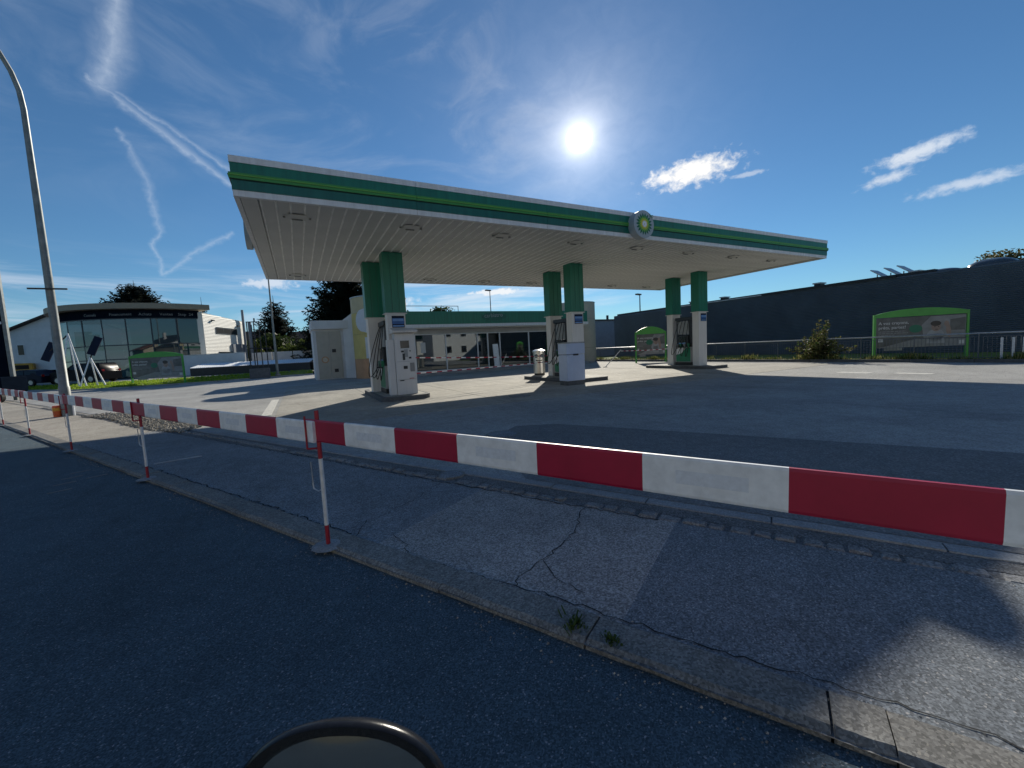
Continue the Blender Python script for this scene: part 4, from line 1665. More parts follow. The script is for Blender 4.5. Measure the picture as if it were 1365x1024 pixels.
def broadleaf(label, x, y, z, h, r, seed, mat='leaf', n=2600, leaf=0.3, name='broadleaf_tree', trunk=True, clumps=16, flat=0.7, cat='tree', group=None):
    rr = random.Random(seed)
    t_ = thing(name, label, cat, (x, y, z), 0, group)
    cs = []
    b_ = MB()
    b_.tube([(0, 0, 0), (0.05 * r, 0, h * 0.35), (0, 0.05 * r, h * 0.75)], [0.05 * r + 0.03, 0.035 * r + 0.02, 0.01 * r + .01], 'bark', 8)
    for k in range(clumps):
        a = rr.uniform(0, 6.28)
        rad = r * math.sqrt(rr.random()) * 0.75
        zz = h * rr.uniform(0.32, 0.88)
        shrink = 1 - max(0, (zz / h - 0.55)) * 1.2
        c = Vector((math.cos(a) * rad * shrink, math.sin(a) * rad * shrink, zz))
        cs.append((c, r * rr.uniform(0.25, 0.46)))
        b_.tube([(0, 0, h * 0.25), c * 0.6 + Vector((0, 0, h * 0.1)), c], [0.03 * r, 0.016 * r, 0.006 * r], 'bark', 5)
    b_.build('trunk' if trunk else 'stems', t_, world=False)
    c_ = MB()
    for _ in range(n):
        c, cr_ = rr.choice(cs)
        d = Vector((rr.gauss(0, 1), rr.gauss(0, 1), rr.gauss(0, 1))).normalized()
        p = c + Vector((d.x, d.y, d.z * flat)) * cr_ * rr.uniform(0.45, 1.08)
        if p.z < 0.05:
            p.z = abs(p.z) + 0.05
        leaf_quad(c_, p, leaf, mat)
    c_.build('crown', t_, world=False)
    return t_


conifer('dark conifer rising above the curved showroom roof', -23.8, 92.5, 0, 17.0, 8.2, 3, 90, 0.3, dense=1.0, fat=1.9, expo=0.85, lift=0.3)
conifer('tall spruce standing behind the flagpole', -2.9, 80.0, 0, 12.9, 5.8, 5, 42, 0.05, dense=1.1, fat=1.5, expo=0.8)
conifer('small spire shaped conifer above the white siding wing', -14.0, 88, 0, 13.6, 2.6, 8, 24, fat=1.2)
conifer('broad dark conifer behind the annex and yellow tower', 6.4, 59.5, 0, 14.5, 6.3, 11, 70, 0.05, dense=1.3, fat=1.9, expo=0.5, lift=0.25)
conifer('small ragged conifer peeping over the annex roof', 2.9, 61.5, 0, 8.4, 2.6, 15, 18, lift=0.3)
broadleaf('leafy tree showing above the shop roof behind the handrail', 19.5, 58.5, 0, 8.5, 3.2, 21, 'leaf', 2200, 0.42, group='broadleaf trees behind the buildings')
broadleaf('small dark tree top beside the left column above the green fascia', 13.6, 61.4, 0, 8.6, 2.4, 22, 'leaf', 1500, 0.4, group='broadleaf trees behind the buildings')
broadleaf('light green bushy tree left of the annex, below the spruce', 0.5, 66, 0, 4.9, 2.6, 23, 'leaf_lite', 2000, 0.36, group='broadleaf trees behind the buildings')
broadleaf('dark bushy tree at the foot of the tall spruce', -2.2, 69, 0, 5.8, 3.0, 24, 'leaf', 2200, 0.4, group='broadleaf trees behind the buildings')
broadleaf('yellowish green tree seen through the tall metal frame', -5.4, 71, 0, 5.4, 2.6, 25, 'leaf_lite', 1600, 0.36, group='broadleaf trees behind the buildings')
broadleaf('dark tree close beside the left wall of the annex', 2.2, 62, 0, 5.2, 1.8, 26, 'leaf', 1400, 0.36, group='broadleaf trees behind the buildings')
broadleaf('dark leafy tree left of the white gabled house', -40.5, 88, 0, 8.5, 4.0, 27, 'leaf', 2200, 0.5, group='broadleaf trees behind the buildings')
broadleaf('sunlit tree above the hall roof at the right edge of view', 95.5, 20.0, 0, 15.2, 5.2, 28, 'leaf_olive', 3600, 0.5, group='broadleaf trees behind the buildings')
broadleaf('low tree just left of the sunlit one above the hall roof', 92.8, 22.6, 0, 13.0, 2.6, 29, 'leaf_olive', 1600, 0.45, group='broadleaf trees behind the buildings')

# shrub at the railing
sh = thing('shrub', 'wild olive green shrub with long shoots growing through the railing', 'shrub', (24.75, 11.9, 0.03))
b_ = MB()
cr_m = MB()
rr = random.Random(44)
tips = []
for k in range(46):
    a = rr.uniform(0, 6.28)
    sp = rr.uniform(0.1, 1.15)
    hh = rr.uniform(0.75, 1.5) * (1.1 - 0.35 * sp)
    if k in (3, 9, 14):
        hh = rr.uniform(1.7, 2.15)
        sp = rr.uniform(0.05, 0.35)
        a = R(-60)
    p0 = Vector((rr.uniform(-.15, .15), rr.uniform(-.2, .2), 0))
    p1 = p0 + Vector((math.cos(a) * sp * 0.5, math.sin(a) * sp * 0.55, hh * 0.6))
    p2 = p0 + Vector((math.cos(a) * sp, math.sin(a) * sp * 1.1, hh))
    b_.tube([p0, p1, p2], [0.018, 0.011, 0.004], 'bark', 5)
    for j in range(95):
        u = rr.uniform(0.12, 1.0)
        p = (p0.lerp(p1, u * 2) if u < 0.5 else p1.lerp(p2, u * 2 - 1))
        w_ = 0.2 * (1.15 - u)
        p = p + Vector((rr.gauss(0, w_), rr.gauss(0, w_), rr.gauss(0, w_ * 0.7)))
        if p.z > 0.03:
            leaf_quad(cr_m, p, 0.10, 'leaf_olive' if rr.random() < 0.7 else 'weeds')
b_.build('stems', sh, world=False)
cr_m.build('crown', sh, world=False)
sh.scale = (1.15, 1.15, 1.12)

# small weeds growing from the kerb
for (x, y, s_, lab) in [(1.19, 1.72, 0.055, 'small green weed in the kerb joint next to the patch edge'), (1.28, 1.52, 0.035, 'tiny green weed in the kerb joint nearer the camera than the other')]:
    b_ = MB()
    for _ in range(46):
        a = rnd.uniform(0, 6.28)
        l = s_ * rnd.uniform(0.5, 1.5)
        p = Vector((x + rnd.gauss(0, s_ * 0.5), y + rnd.gauss(0, s_ * 0.6), -0.01))
        q_ = p + Vector((math.cos(a) * l * 0.6, math.sin(a) * l * 0.6, l * 0.9))
        w = Vector((-math.sin(a), math.cos(a), 0)) * 0.006
        b_.add([p - w, p + w, q_ + w * 0.8, q_ - w * 0.8], [(0, 1, 2, 3)], 'weeds')
    tag(b_.build('weed'), lab, 'weed', 'weeds in the kerb joint')


# ================================================================== BILLBOARDS
def billboard(label, p0, p1, h_left, h_right, rise, base=0.0):
    x0_, y0_ = p0
    x1_, y1_ = p1
    L = math.hypot(x1_ - x0_, y1_ - y0_)
    ang = math.atan2(y1_ - y0_, x1_ - x0_)
    t_ = thing('billboard', label, 'billboard', (x0_, y0_, base), ang, 'green framed billboards')
    hh = (h_left + h_right) / 2
    for x in (0.04, L - 0.04):
        b1 = MB()
        b1.box((x, 0, hh / 2), (0.09, 0.14, hh), 'board_green')
        b1.build('post', t_, world=False)
    n = 16
    prof_ = [(0.085 + (L - 0.17) * i / n, hh + rise * math.sin(math.pi * i / n) ** 0.8 if 0 < i < n else hh) for i in range(n + 1)]
    b1 = MB()
    lo_z = hh - 0.16
    vs = [(x, -0.07, z) for x, z in prof_] + [(x, 0.07, z) for x, z in prof_] + [(x, -0.07, lo_z) for x, z in prof_] + [(x, 0.07, lo_z) for x, z in prof_]
    m_ = n + 1
    fs = []
    for i in range(n):
        fs += [(i, i + 1, m_ + i + 1, m_ + i), (2 * m_ + i, 2 * m_ + i + 1, i + 1, i), (m_ + i, m_ + i + 1, 3 * m_ + i + 1, 3 * m_ + i), (3 * m_ + i, 3 * m_ + i + 1, 2 * m_ + i + 1, 2 * m_ + i)]
    fs += [(0, m_, 3 * m_, 2 * m_), (n, 2 * m_ + n, 3 * m_ + n, m_ + n)]
    b1.add(vs, fs, 'board_green')
    b1.build('arched_top', t_, world=False)
    zb0, zt0 = 0.62 * hh / 2.3, lo_z - 0.02
    b1 = MB()
    b1.bx(0.09, L - 0.09, -0.03, 0.05, zb0, zt0, 'poster')
    po_ = b1.build('poster', t_, world=False)
    W_, Hh = L - 0.18, zt0 - zb0

    def pl(u, v):
        return (0.09 + u * W_, zb0 + v * Hh)
    # printed picture: child in white shirt with raised arm, desk below, captions
    b1 = MB()

    def poly(pts, mat, lay):
        vs_ = [(x, -0.032 - 0.002 * lay, z) for x, z in pts]
        b1.add(vs_, [tuple(range(len(vs_)))], mat)

    def ell(u, v, ru, rv, mat, lay, n_=18, rot=0.0):
        c = pl(u, v)
        P = []
        for k_ in range(n_):
            a_ = 2 * math.pi * k_ / n_
            ex, ez = ru * Hh * math.cos(a_), rv * Hh * math.sin(a_)
            P.append((c[0] + ex * math.cos(rot) - ez * math.sin(rot), c[1] + ex * math.sin(rot) + ez * math.cos(rot)))
        poly(P, mat, lay)
    poly([pl(0.0, 0.0), pl(1, 0.0), pl(1, 0.22), pl(0.45, 0.26), pl(0.12, 0.05)], 'poster_lite', 1)
    poly([pl(0.55, 0.25), pl(1, 0.25), pl(1, 0.98), pl(0.62, 0.98), pl(0.52, 0.7)], 'poster_lite', 1)
    poly([pl(0.83, 0.5), pl(0.99, 0.5), pl(0.99, 0.9), pl(0.83, 0.85)], 'poster', 2)
    ell(0.675, 0.36, 0.22, 0.2, 'poster_shirt', 3)
    poly([pl(0.58, 0.1), pl(0.78, 0.1), pl(0.76, 0.4), pl(0.60, 0.4)], 'poster_shirt', 3)
    ell(0.68, 0.63, 0.12, 0.15, 'poster_skin', 4)
    ell(0.675, 0.74, 0.135, 0.085, 'poster_hair', 5)
    ell(0.815, 0.50, 0.06, 0.24, 'poster_skin', 4, rot=0.12)
    ell(0.79, 0.72, 0.06, 0.09, 'poster_skin', 5)
    ell(0.665, 0.635, 0.014, 0.016, 'poster_hair', 6)
    ell(0.705, 0.635, 0.014, 0.016, 'poster_hair', 6)
    ell(0.685, 0.55, 0.04, 0.010, 'poster_hair', 6)
    ell(0.455, 0.60, 0.17, 0.13, 'poster_green', 3)
    poly([pl(0.93, 0.05), pl(0.985, 0.05), pl(0.985, 0.17), pl(0.93, 0.17)], 'poster_white', 3)
    poly([pl(0.03, 0.2), pl(0.085, 0.2), pl(0.085, 0.31), pl(0.03, 0.31)], 'poster_white', 3)
    poly([pl(0.1, -0.1), pl(0.31, -0.1), pl(0.31, -0.01), pl(0.1, -0.01)], 'poster_lite', 1)
    b1.build('printed_picture', po_, world=False)
    for (s__, u, v, sz) in (('A vos crayons,', 0.03, 0.78, 0.135), ('prêts, partez!', 0.03, 0.63, 0.135)):
        c = pl(u, v)
        text_obj('caption', s__, sz * Hh, 'poster_white', po_, Matrix.Translation((c[0], -0.036, c[1])) @ Matrix.Rotation(R(90), 4, 'X'), 0.001, True)
    b1 = MB()
    for k_, (u1, v) in enumerate(((0.34, 0.53), (0.37, 0.47), (0.22, 0.41))):
        u = 0.03
        while u < u1:
            w_ = rnd.uniform(0.02, 0.05)
            c0, c1 = pl(u, v), pl(min(u + w_, u1), v + 0.028)
            poly([(c0[0], c0[1]), (c1[0], c0[1]), (c1[0], c1[1]), (c0[0], c1[1])], 'poster_lite', 1)
            u += w_ + 0.008
    b1.build('small_print', po_, world=False)
    return t_


billboard('green framed billboard with arched top behind the railing at right', (25.47, 9.8), (27.85, 7.15), 2.15, 2.35, 0.22)
billboard('green framed billboard half hidden behind the right pump island', (22.0, 22.5), (24.0, 21.45), 2.25, 2.25, 0.38)
billboard('green framed billboard on the grass in front of the glass showroom', (-12.6, 45.5), (-8.6, 43.45), 2.55, 2.5, 0.30)

# ================================================================== BARRIER ALONG THE KERB
SP = 4.15
post_meshes = None
bar_lab = ['red and white barrier board nearest the camera, running out at the right edge',
           'red and white barrier board second from the right, ending at the nearest post',
           'red and white barrier board passing in front of the grey lamp post',
           'red and white barrier board fourth from the right, left of the lamp post',
           'red and white barrier board fifth from the right, far along the kerb',
           'red and white barrier board at the far left, farthest along the kerb']
for k in range(-1, 5):
    s0 = SP * k + (-0.02 if k >= 0 else 0.0)
    zc0 = 0.915 + (0.0 if k < 0 else 0.022) + max(0, k) * 0.025
    zc1 = zc0 + 0.03
    L = 4.30
    P0, P1 = Vector((*ST(s0, 1.785 + (0.012 if k % 2 else -0.012)), zc0)), Vector((*ST(s0 + L, 1.785 + (0.012 if k % 2 else -0.012)), zc1))
    t = thing('barrier_board', bar_lab[k + 1], 'barrier board', P0, 0, 'red and white barrier boards along the kerb')
    ax = (P1 - P0).normalized()
    nrm = Vector((-MX, -MY, 0))
    upv = ax.cross(nrm)
    if upv.z < 0:
        upv = -upv
    b = MB()
    n = 8
    hh, th = 0.086, 0.012
    for i in range(n):
        vs = []
        for u in (i / n, (i + 1) / n):
            c = P0.lerp(P1, u)
            # slightly rounded top and bottom edges
            for (q, v) in ((-th * 0.6, -hh), (th * 0.6, -hh), (th, -hh + 0.012), (th, hh - 0.012), (th * 0.6, hh), (-th * 0.6, hh), (-th, hh - 0.012), (-th, -hh + 0.012)):
                vs.append(c + nrm * q + upv * v)
        fs = [(j, (j + 1) % 8, 8 + (j + 1) % 8, 8 + j) for j in range(8)]
        if i == 0:
            fs.append(tuple(range(7, -1, -1)))
        if i == n - 1:
            fs.append(tuple(range(8, 16)))
        b.add(vs, [f[::-1] for f in fs], 'white' if i % 2 == 0 else 'red')
    bo = b.build('board', t)
    for i in range(0, n, 2):
        b = MB()
        pa, pb = P0.lerp(P1, (i + 0.24) / n), P0.lerp(P1, (i + 0.74) / n)
        o_ = nrm * (th + 0.0015)
        b.add([pa + o_ - upv * 0.028, pb + o_ - upv * 0.028, pb + o_ + upv * 0.030, pa + o_ + upv * 0.030], [(0, 1, 2, 3)], 'print_grey')
        b.build('faded_print', t)

post_lab = ['nearest red and white barrier post with a wire loop on its left side',
            'second barrier post, with a short rod near its foot',
            'third barrier post, standing before the lamp post',
            'fourth barrier post, dark against the sunlit pavement left of the lamp post',
            'farthest barrier post at the left edge of view']
post0 = None
for k in range(0, 5):
    x, y = ST(SP * k + 0.0, 1.816)
    if post0 is None:
        t = thing('barrier_post', post_lab[0], 'barrier post', (x, y, 0.0), math.atan2(DY, DX), 'red and white barrier posts along the kerb')
        for (za, zb_, mt, nm) in ((0.0, 0.17, 'post_red', 'red_section'), (0.17, 0.715, 'post_white', 'white_section'), (0.715, 1.10, 'post_red', 'red_section')):
            b = MB()
            b.tube([(0, 0, za), (0, 0, zb_ - 0.001)], 0.0165, mt, 12)
            b.build(nm, t, smooth=True, world=False)
        b = MB()
        b.tube([(0.0, 0.0, 0.47), (0.05, 0.01, 0.445), (0.105, 0.015, 0.46), (0.115, 0.015, 0.50), (0.115, 0.015, 0.68)], 0.0055, 'steel', 6)
        b.build('wire_loop', t, smooth=True, world=False)
        b = MB()
        b.tube([(0.065, 0.062, 0.80), (0.065, 0.062, 1.06)], 0.008, 'post_red', 6)
        b.tube([(0.0, 0.0, 0.80), (0.065, 0.062, 0.80)], 0.008, 'post_red', 6)
        b.build('hook', t, world=False)
        b = MB()
        b.cyl((0, 0), 0.13, 0.0, 0.014, 'kerb_light', 10, 0.07)
        b.build('mortar_foot', t, world=False)
        post0 = t
    else:
        d_ = dup(post0, (x, y, 0.0), None, post_lab[k])
        if k == 1:
            b = MB()
            b.tube([(0.06, -0.1, 0.17), (-0.25, -0.55, 0.20)], 0.008, 'steel', 6)
            b.build('foot_rod', d_, world=False)

# ================================================================== LAMP POSTS
t = thing('street_lamp', 'tall grey steel street lamp with curved top at the left edge', 'street lamp', (-7.15, 19.4, 0))
b = MB()
pts, rads = [], []
for z in (0, 1.0, 1.02, 4, 7, 10.0):
    pts.append((-7.15, 19.4, z))
    rads.append(0.145 if z <= 1.0 else 0.135 - 0.006 * z)
for k in range(1, 9):
    a = R(k * 10.5)
    rr_ = 2.4
    off = rr_ * (1 - math.cos(a))
    pts.append((-7.15 - MX * off, 19.4 - MY * off, 10.0 + rr_ * math.sin(a) * 1.25))
    rads.append(0.075 - 0.004 * k)
b.tube(pts, rads, 'lamp_steel', 14)
b.build('pole', t, smooth=True)
b = MB()
e = Vector(pts[-1])
b.box((e.x - MX * 0.35, e.y - MY * 0.35, e.z + 0.02), (0.75, 0.28, 0.14), 'lamp_steel', math.atan2(MY, MX))
b.build('lamp_head', t)
b = MB()
b.box((-7.15, 19.26, 4.28), (0.95, 0.05, 0.05), 'dark_metal')
b.build('cross_arm', t)
b = MB()
b.tube([(-7.02, 19.42, 0), (-7.02, 19.42, 0.62)], 0.06, 'white', 8)
b.build('base_sleeve', t)


def far_lamp(label, x, y, h):
    t_ = thing('street_lamp', label, 'street lamp', (x, y, 0))
    b1 = MB()
    b1.tube([(x, y, 0), (x, y, h)], [0.10, 0.05], 'dark_metal', 8)
    b1.build('pole', t_)
    b1 = MB()
    b1.box((x - 0.30, y - 0.1, h + 0.04), (0.85, 0.32, 0.14), 'dark_metal', 0.3)
    b1.build('lamp_head', t_)


far_lamp('thin dark street lamp above the shop roof', 23.7, 50.9, 9.5)
far_lamp('flat headed dark street lamp left of the right columns', 34.1, 34.0, 6.75)

t = thing('bucket', 'small orange bucket with a yellow band beside the lamp post foot', 'bucket', (-7.40, 19.40, 0))
b = MB()
b.cyl((-7.40, 19.40), 0.105, 0.0, 0.20, 'orange', 16, 0.11)
b.build('lower_body', t, smooth=True)
b = MB()
b.cyl((-7.40, 19.40), 0.112, 0.202, 0.31, 'amber', 16, 0.115)
b.build('yellow_band', t, smooth=True)
b = MB()
b.cyl((-7.40, 19.40), 0.118, 0.312, 0.38, 'orange', 16, 0.105)
b.build('rim', t, smooth=True)

# ================================================================== LEFT BACKGROUND
# curved glass showroom
gl = thing('glass_showroom', 'two storey showroom with curved glass front and thin overhanging roof', 'building', (-16.5, 64, 0.4))
A = Vector((-24.9, 69.1))
Bp = Vector((-10.1, 61.1))
mid = (A + Bp) / 2
ch = (Bp - A)
nrm2 = Vector((ch.y, -ch.x)).normalized()
if nrm2.y > 0:
    nrm2 = -nrm2
sag = 4.6
half = ch.length / 2
Rr = (half * half + sag * sag) / (2 * sag)
cc = mid - nrm2 * (Rr - sag)
a0 = math.atan2(A.y - cc.y, A.x - cc.x)
a1 = math.atan2(Bp.y - cc.y, Bp.x - cc.x)
if a1 < a0:
    a1 += 2 * math.pi


def arc(u, r_off=0.0):
    a = a0 + (a1 - a0) * u
    return (cc.x + (Rr + r_off) * math.cos(a), cc.y + (Rr + r_off) * math.sin(a))


nb = 9
GZ0, GZ1 = 0.45, 7.05
rows_ = [(0.45, 2.6), (2.6, 4.15), (4.15, 7.05)]
for i in range(nb + 1):
    u = i / nb
    p, pin = arc(u, 0.06), arc(u, -0.14)
    b = MB()
    b.tube([(*arc(u, -0.02), GZ0), (*arc(u, -0.02), GZ1)], 0.07, 'frame_dark', 6)
    b.build('mullion', gl)
for (za, zb_) in rows_:
    b = MB()
    n = 18
    vs, fs = [], []
    for i in range(n + 1):
        for (ro, z) in ((0.05, zb_ - 0.05), (0.05, zb_ + 0.05), (-0.1, zb_ + 0.05), (-0.1, zb_ - 0.05)):
            vs.append((*arc(i / n, ro), z))
    for i in range(n):
        for j in range(4):
            fs.append((i * 4 + j, (i + 1) * 4 + j, (i + 1) * 4 + (j + 1) % 4, i * 4 + (j + 1) % 4))
    b.add(vs, fs, 'frame_dark')
    b.build('transom', gl)
    for i in range(nb):
        b = MB()
        u0, u1 = (i + 0.03) / nb, (i + 0.97) / nb
        tiltj = rnd.uniform(-0.03, 0.03)
        p0, p1 = arc(u0, tiltj), arc(u1, -tiltj)
        b.add([(*p0, za + 0.05), (*p1, za + 0.05), (*p1, zb_ - 0.05), (*p0, zb_ - 0.05)], [(0, 1, 2, 3)], 'glass_teal' if i < 5 else 'glass_dark')
        b.build('window_pane', gl)
b = MB()
n = 24


def ring(b_, z0_, z1_, ro, ri, mat, ua=0.0, ub=1.0):
    vs, fs = [], []
    for i in range(n + 1):
        u = ua + (ub - ua) * i / n
        for (r_, z) in ((ro, z0_), (ro, z1_), (ri, z1_), (ri, z0_)):
            vs.append((*arc(u, r_), z))
    for i in range(n):
        for j in range(4):
            fs.append((i * 4 + j, (i + 1) * 4 + j, (i + 1) * 4 + (j + 1) % 4, i * 4 + (j + 1) % 4))
    fs += [(0, 1, 2, 3), (n * 4 + 3, n * 4 + 2, n * 4 + 1, n * 4)]
    b_.add(vs, fs, mat)


ring(b, 7.10, 8.0, 0.08, -0.15, 'sign_dark')
b.build('sign_band', gl)
b = MB()
ring(b, 8.05, 8.65, 0.9, -6.0, 'beige_fascia', -0.04, 1.04)
b.build('roof', gl)
b = MB()
b.box((-19.0, 65.5, 8.85), (3.2, 1.5, 0.36), 'dark_metal', -0.45)
b.build('roof_unit', gl)
# back of the room: floor slabs and pale furniture seen through the glass
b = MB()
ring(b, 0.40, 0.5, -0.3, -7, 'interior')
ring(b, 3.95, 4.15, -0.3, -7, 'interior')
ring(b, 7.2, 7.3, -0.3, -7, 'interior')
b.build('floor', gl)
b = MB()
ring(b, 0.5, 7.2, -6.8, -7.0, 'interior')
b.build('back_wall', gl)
for (u, r_, w_, z0_, z1_) in ((0.10, -2.0, 1.6, 4.2, 6.2), (0.25, -2.6, 1.4, 0.5, 2.6), (0.36, -1.8, 1.2, 4.2, 5.6), (0.45, -2.2, 2.0, 0.5, 2.4), (0.75, -2.4, 1.6, 0.5, 1.9)):
    b = MB()
    p = arc(u, r_)
    b.box((p[0], p[1], (z0_ + z1_) / 2), (w_, 0.5, z1_ - z0_), 'interior_lite', -0.45)
    b.build('shelf', gl)
# words on the dark band, following the curve
for wd, uc in (('Conseils', 0.47), ('Financement', 0.60), ('Achats', 0.73), ('Ventes', 0.82), ('Stop', 0.90), ('24', 0.95)):
    a_ = a0 + (a1 - a0) * uc
    p = arc(uc, 0.10)
    tdir = Vector((-math.sin(a_), math.cos(a_), 0))
    mw = Matrix.Translation((p[0] + 16.5, p[1] - 64, 7.36 - 0.4)) @ Matrix.Rotation(math.atan2(tdir.y, tdir.x), 4, 'Z') @ Matrix.Rotation(R(90), 4, 'X')
    text_obj('lettering', wd, 0.42, 'poster_lite', gl, mw)

# white wing with siding
wing = thing('white_wing', 'white building wing with horizontal siding and narrow window strips beside the showroom', 'building', (-8, 62, 0.4))
Wa, Wb = Vector((-9.75, 60.8)), Vector((-6.6, 69.0))
wd_ = (Wb - Wa).normalized()
wn = Vector((wd_.y, -wd_.x))
WL = (Wb - Wa).length
b = MB()
back = [Wa, Wb, Wb - wn * 8, Wa - wn * 8]
vs = [(p.x, p.y, 0.4) for p in back] + [(back[0].x, back[0].y, 7.75), (back[1].x, back[1].y, 7.35), (back[2].x, back[2].y, 7.35), (back[3].x, back[3].y, 7.75)]
b.add(vs, [(0, 1, 5, 4), (1, 2, 6, 5), (2, 3, 7, 6), (3, 0, 4, 7), (4, 5, 6, 7)], 'siding')
b.build('wall', wing)
b = MB()
for j in range(30):
    za = 2.4 + 5.2 * j / 30
    hz = 5.2 / 30
    p, q = Wa, Wb
    if za > 7.15:
        q = Wa + wd_ * WL * max(0.1, (7.7 - za) / 0.55 * 0.9)
    a_, bb_ = p + wn * 0.003, p + wn * 0.045
    c_, d_ = q + wn * 0.003, q + wn * 0.045
    b.add([(bb_.x, bb_.y, za), (d_.x, d_.y, za), (c_.x, c_.y, za + hz * 0.95), (a_.x, a_.y, za + hz * 0.95), (a_.x, a_.y, za), (c_.x, c_.y, za)], [(0, 1, 2, 3), (4, 5, 1, 0)], 'siding')
stuff(b.build('siding', wing))


def wall_rect(parent, name, u0, u1, z0_, z1_, mat, out=0.05, th=0.04):
    p, q = Wa + wd_ * u0, Wa + wd_ * u1
    b1 = MB()
    a_, bb_ = p + wn * out, q + wn * out
    c_, d_ = q + wn * (out + th), p + wn * (out + th)
    b1.prism([(a_.x, a_.y), (bb_.x, bb_.y), (c_.x, c_.y), (d_.x, d_.y)], z0_, z1_, mat)
    return b1.build(name, parent)


fr_ = wall_rect(wing, 'window', 2.4, 7.2, 5.35, 6.15, 'frame_dark')
for i in range(3):
    wall_rect(fr_, 'pane', 2.5 + i * 1.56, 3.96 + i * 1.56, 5.43, 6.07, 'dark_pane', 0.092, 0.01)
fr_ = wall_rect(wing, 'window', 2.6, 5.8, 2.45, 3.1, 'frame_dark')
for i in range(2):
    wall_rect(fr_, 'pane', 2.7 + i * 1.52, 4.14 + i * 1.52, 2.52, 3.03, 'dark_pane', 0.092, 0.01)
for (u, z) in ((1.6, 6.9), (7.3, 6.55)):
    wall_rect(wing, 'wall_lamp', u, u + 0.45, z, z + 0.12, 'dark_metal', 0.05, 0.2)
b = MB()
b.tube([(Wb.x + 0.2, Wb.y - 0.3, 0.4), (Wb.x + 0.2, Wb.y - 0.3, 8.9)], 0.16, 'grey_shed', 8)
b.tube([(Wb.x + 0.9, Wb.y - 0.1, 0.4), (Wb.x + 0.9, Wb.y - 0.1, 7.2)], 0.22, 'grey_shed', 8)
b.build('duct', wing)
b = MB()
b.box((Wb.x - 0.5, Wb.y - 1.6, 3.0), (3.0, 0.25, 2.2), 'grey_shed', math.atan2(wd_.y, wd_.x))
b.build('porch', wing)

# low white garden wall and white corrugated roof below the bank
t = thing('garden_wall', 'low pale wall in front of the white wing', 'wall', (-8.3, 56.3, 0.4))
b = MB()
b.box((-8.3, 56.4, 1.52), (6.9, 0.2, 2.25), 'wall_white', math.atan2(-3.2, 6.2))
b.build('panel', t)
b = MB()
b.box((-8.3, 56.4, 2.68), (7.0, 0.3, 0.06), 'flashing', math.atan2(-3.2, 6.2))
b.build('coping', t)
t = thing('low_shelter', 'long low shelter with sunlit white corrugated roof behind the grass', 'shelter', (-4.4, 48.6, 0.4))
P0, P1 = Vector((-10.0, 52.5, 0)), Vector((1.0, 49.2, 0))
dv = (P1 - P0).normalized()
nv_ = Vector((-dv.y, dv.x, 0))
nc = 60
L = (P1 - P0).length
b = MB()
vs, fs = [], []
for i in range(nc * 2 + 1):
    u = i / (nc * 2)
    p = P0 + dv * L * u
    dz = 0.05 if i % 2 else 0.0
    for (o_, z) in ((0.0, 1.22 + dz), (2.6, 1.62 + dz)):
        pp = p + nv_ * o_
        vs.append((pp.x, pp.y, z))
for i in range(nc * 2):
    fs.append((2 * i, 2 * i + 2, 2 * i + 3, 2 * i + 1))
b.add(vs, fs, 'white')
b.build('roof', t)
b = MB()
for o_ in (0.15, 2.5):
    a_, c_ = P0 + nv_ * o_, P1 + nv_ * o_
    d_ = nv_ * 0.12
    b.prism([(a_.x, a_.y), (c_.x, c_.y), (c_.x + d_.x, c_.y + d_.y), (a_.x + d_.x, a_.y + d_.y)], 0.3, 1.18, 'dark_metal')
b.build('wall', t)
t = thing('boundary_wall', 'grey panelled boundary wall below the dark trees', 'wall', (-1, 60, 0.4))
for i in range(4):
    b = MB()
    b.box((-4.0 + 2.3 * i, 60.5 - 0.9 * i, 1.55), (2.36, 0.15, 2.3), 'wall_grey', math.atan2(-0.9, 2.3))
    b.build('panel', t)

# tall frame sculpture on a concrete block
t = thing('metal_frame', 'tall frame of thin dark posts standing on a concrete block', 'frame', (-3.2, 44.6, 0))
b = MB()
b.bx(-4.05, -2.45, 44.2, 45.3, 0.0, 0.92, 'island')
b.build('block', t)
for (x, y, h_) in ((-3.9, 44.4, 5.2), (-3.4, 45.0, 5.3), (-2.95, 44.4, 5.2), (-2.55, 45.0, 4.8), (-3.6, 45.15, 5.0)):
    b = MB()
    b.tube([(x, y, 0.9), (x, y, h_)], 0.05, 'dark_metal', 6)
    b.build('post', t)
b = MB()
b.tube([(-3.95, 44.4, 5.2), (-2.9, 44.4, 5.2)], 0.045, 'dark_metal', 6)
b.tube([(-3.4, 45.0, 5.3), (-2.5, 45.0, 4.8)], 0.045, 'dark_metal', 6)
b.tube([(-3.9, 44.4, 2.8), (-2.2, 44.6, 2.75)], 0.045, 'dark_metal', 6)
b.tube([(-3.3, 44.6, 5.2), (-3.3, 44.6, 5.55)], 0.07, 'dark_metal', 6)
b.build('cross_bar', t)

t = thing('flagpole', 'bare white flagpole rising past the corner of the canopy', 'flagpole', (-1.9, 46.3, 0))
b = MB()
b.tube([(-1.9, 46.3, 0), (-1.9, 46.3, 4.6), (-1.9, 46.3, 10.2)], [0.13, 0.10, 0.055], 'lamp_steel', 10)
b.build('pole', t, smooth=True)
b = MB()
b.tube([(-1.9, 46.3, 0.0), (-1.9, 46.3, 0.25)], 0.24, 'kerb_light', 10)
b.build('foot', t)


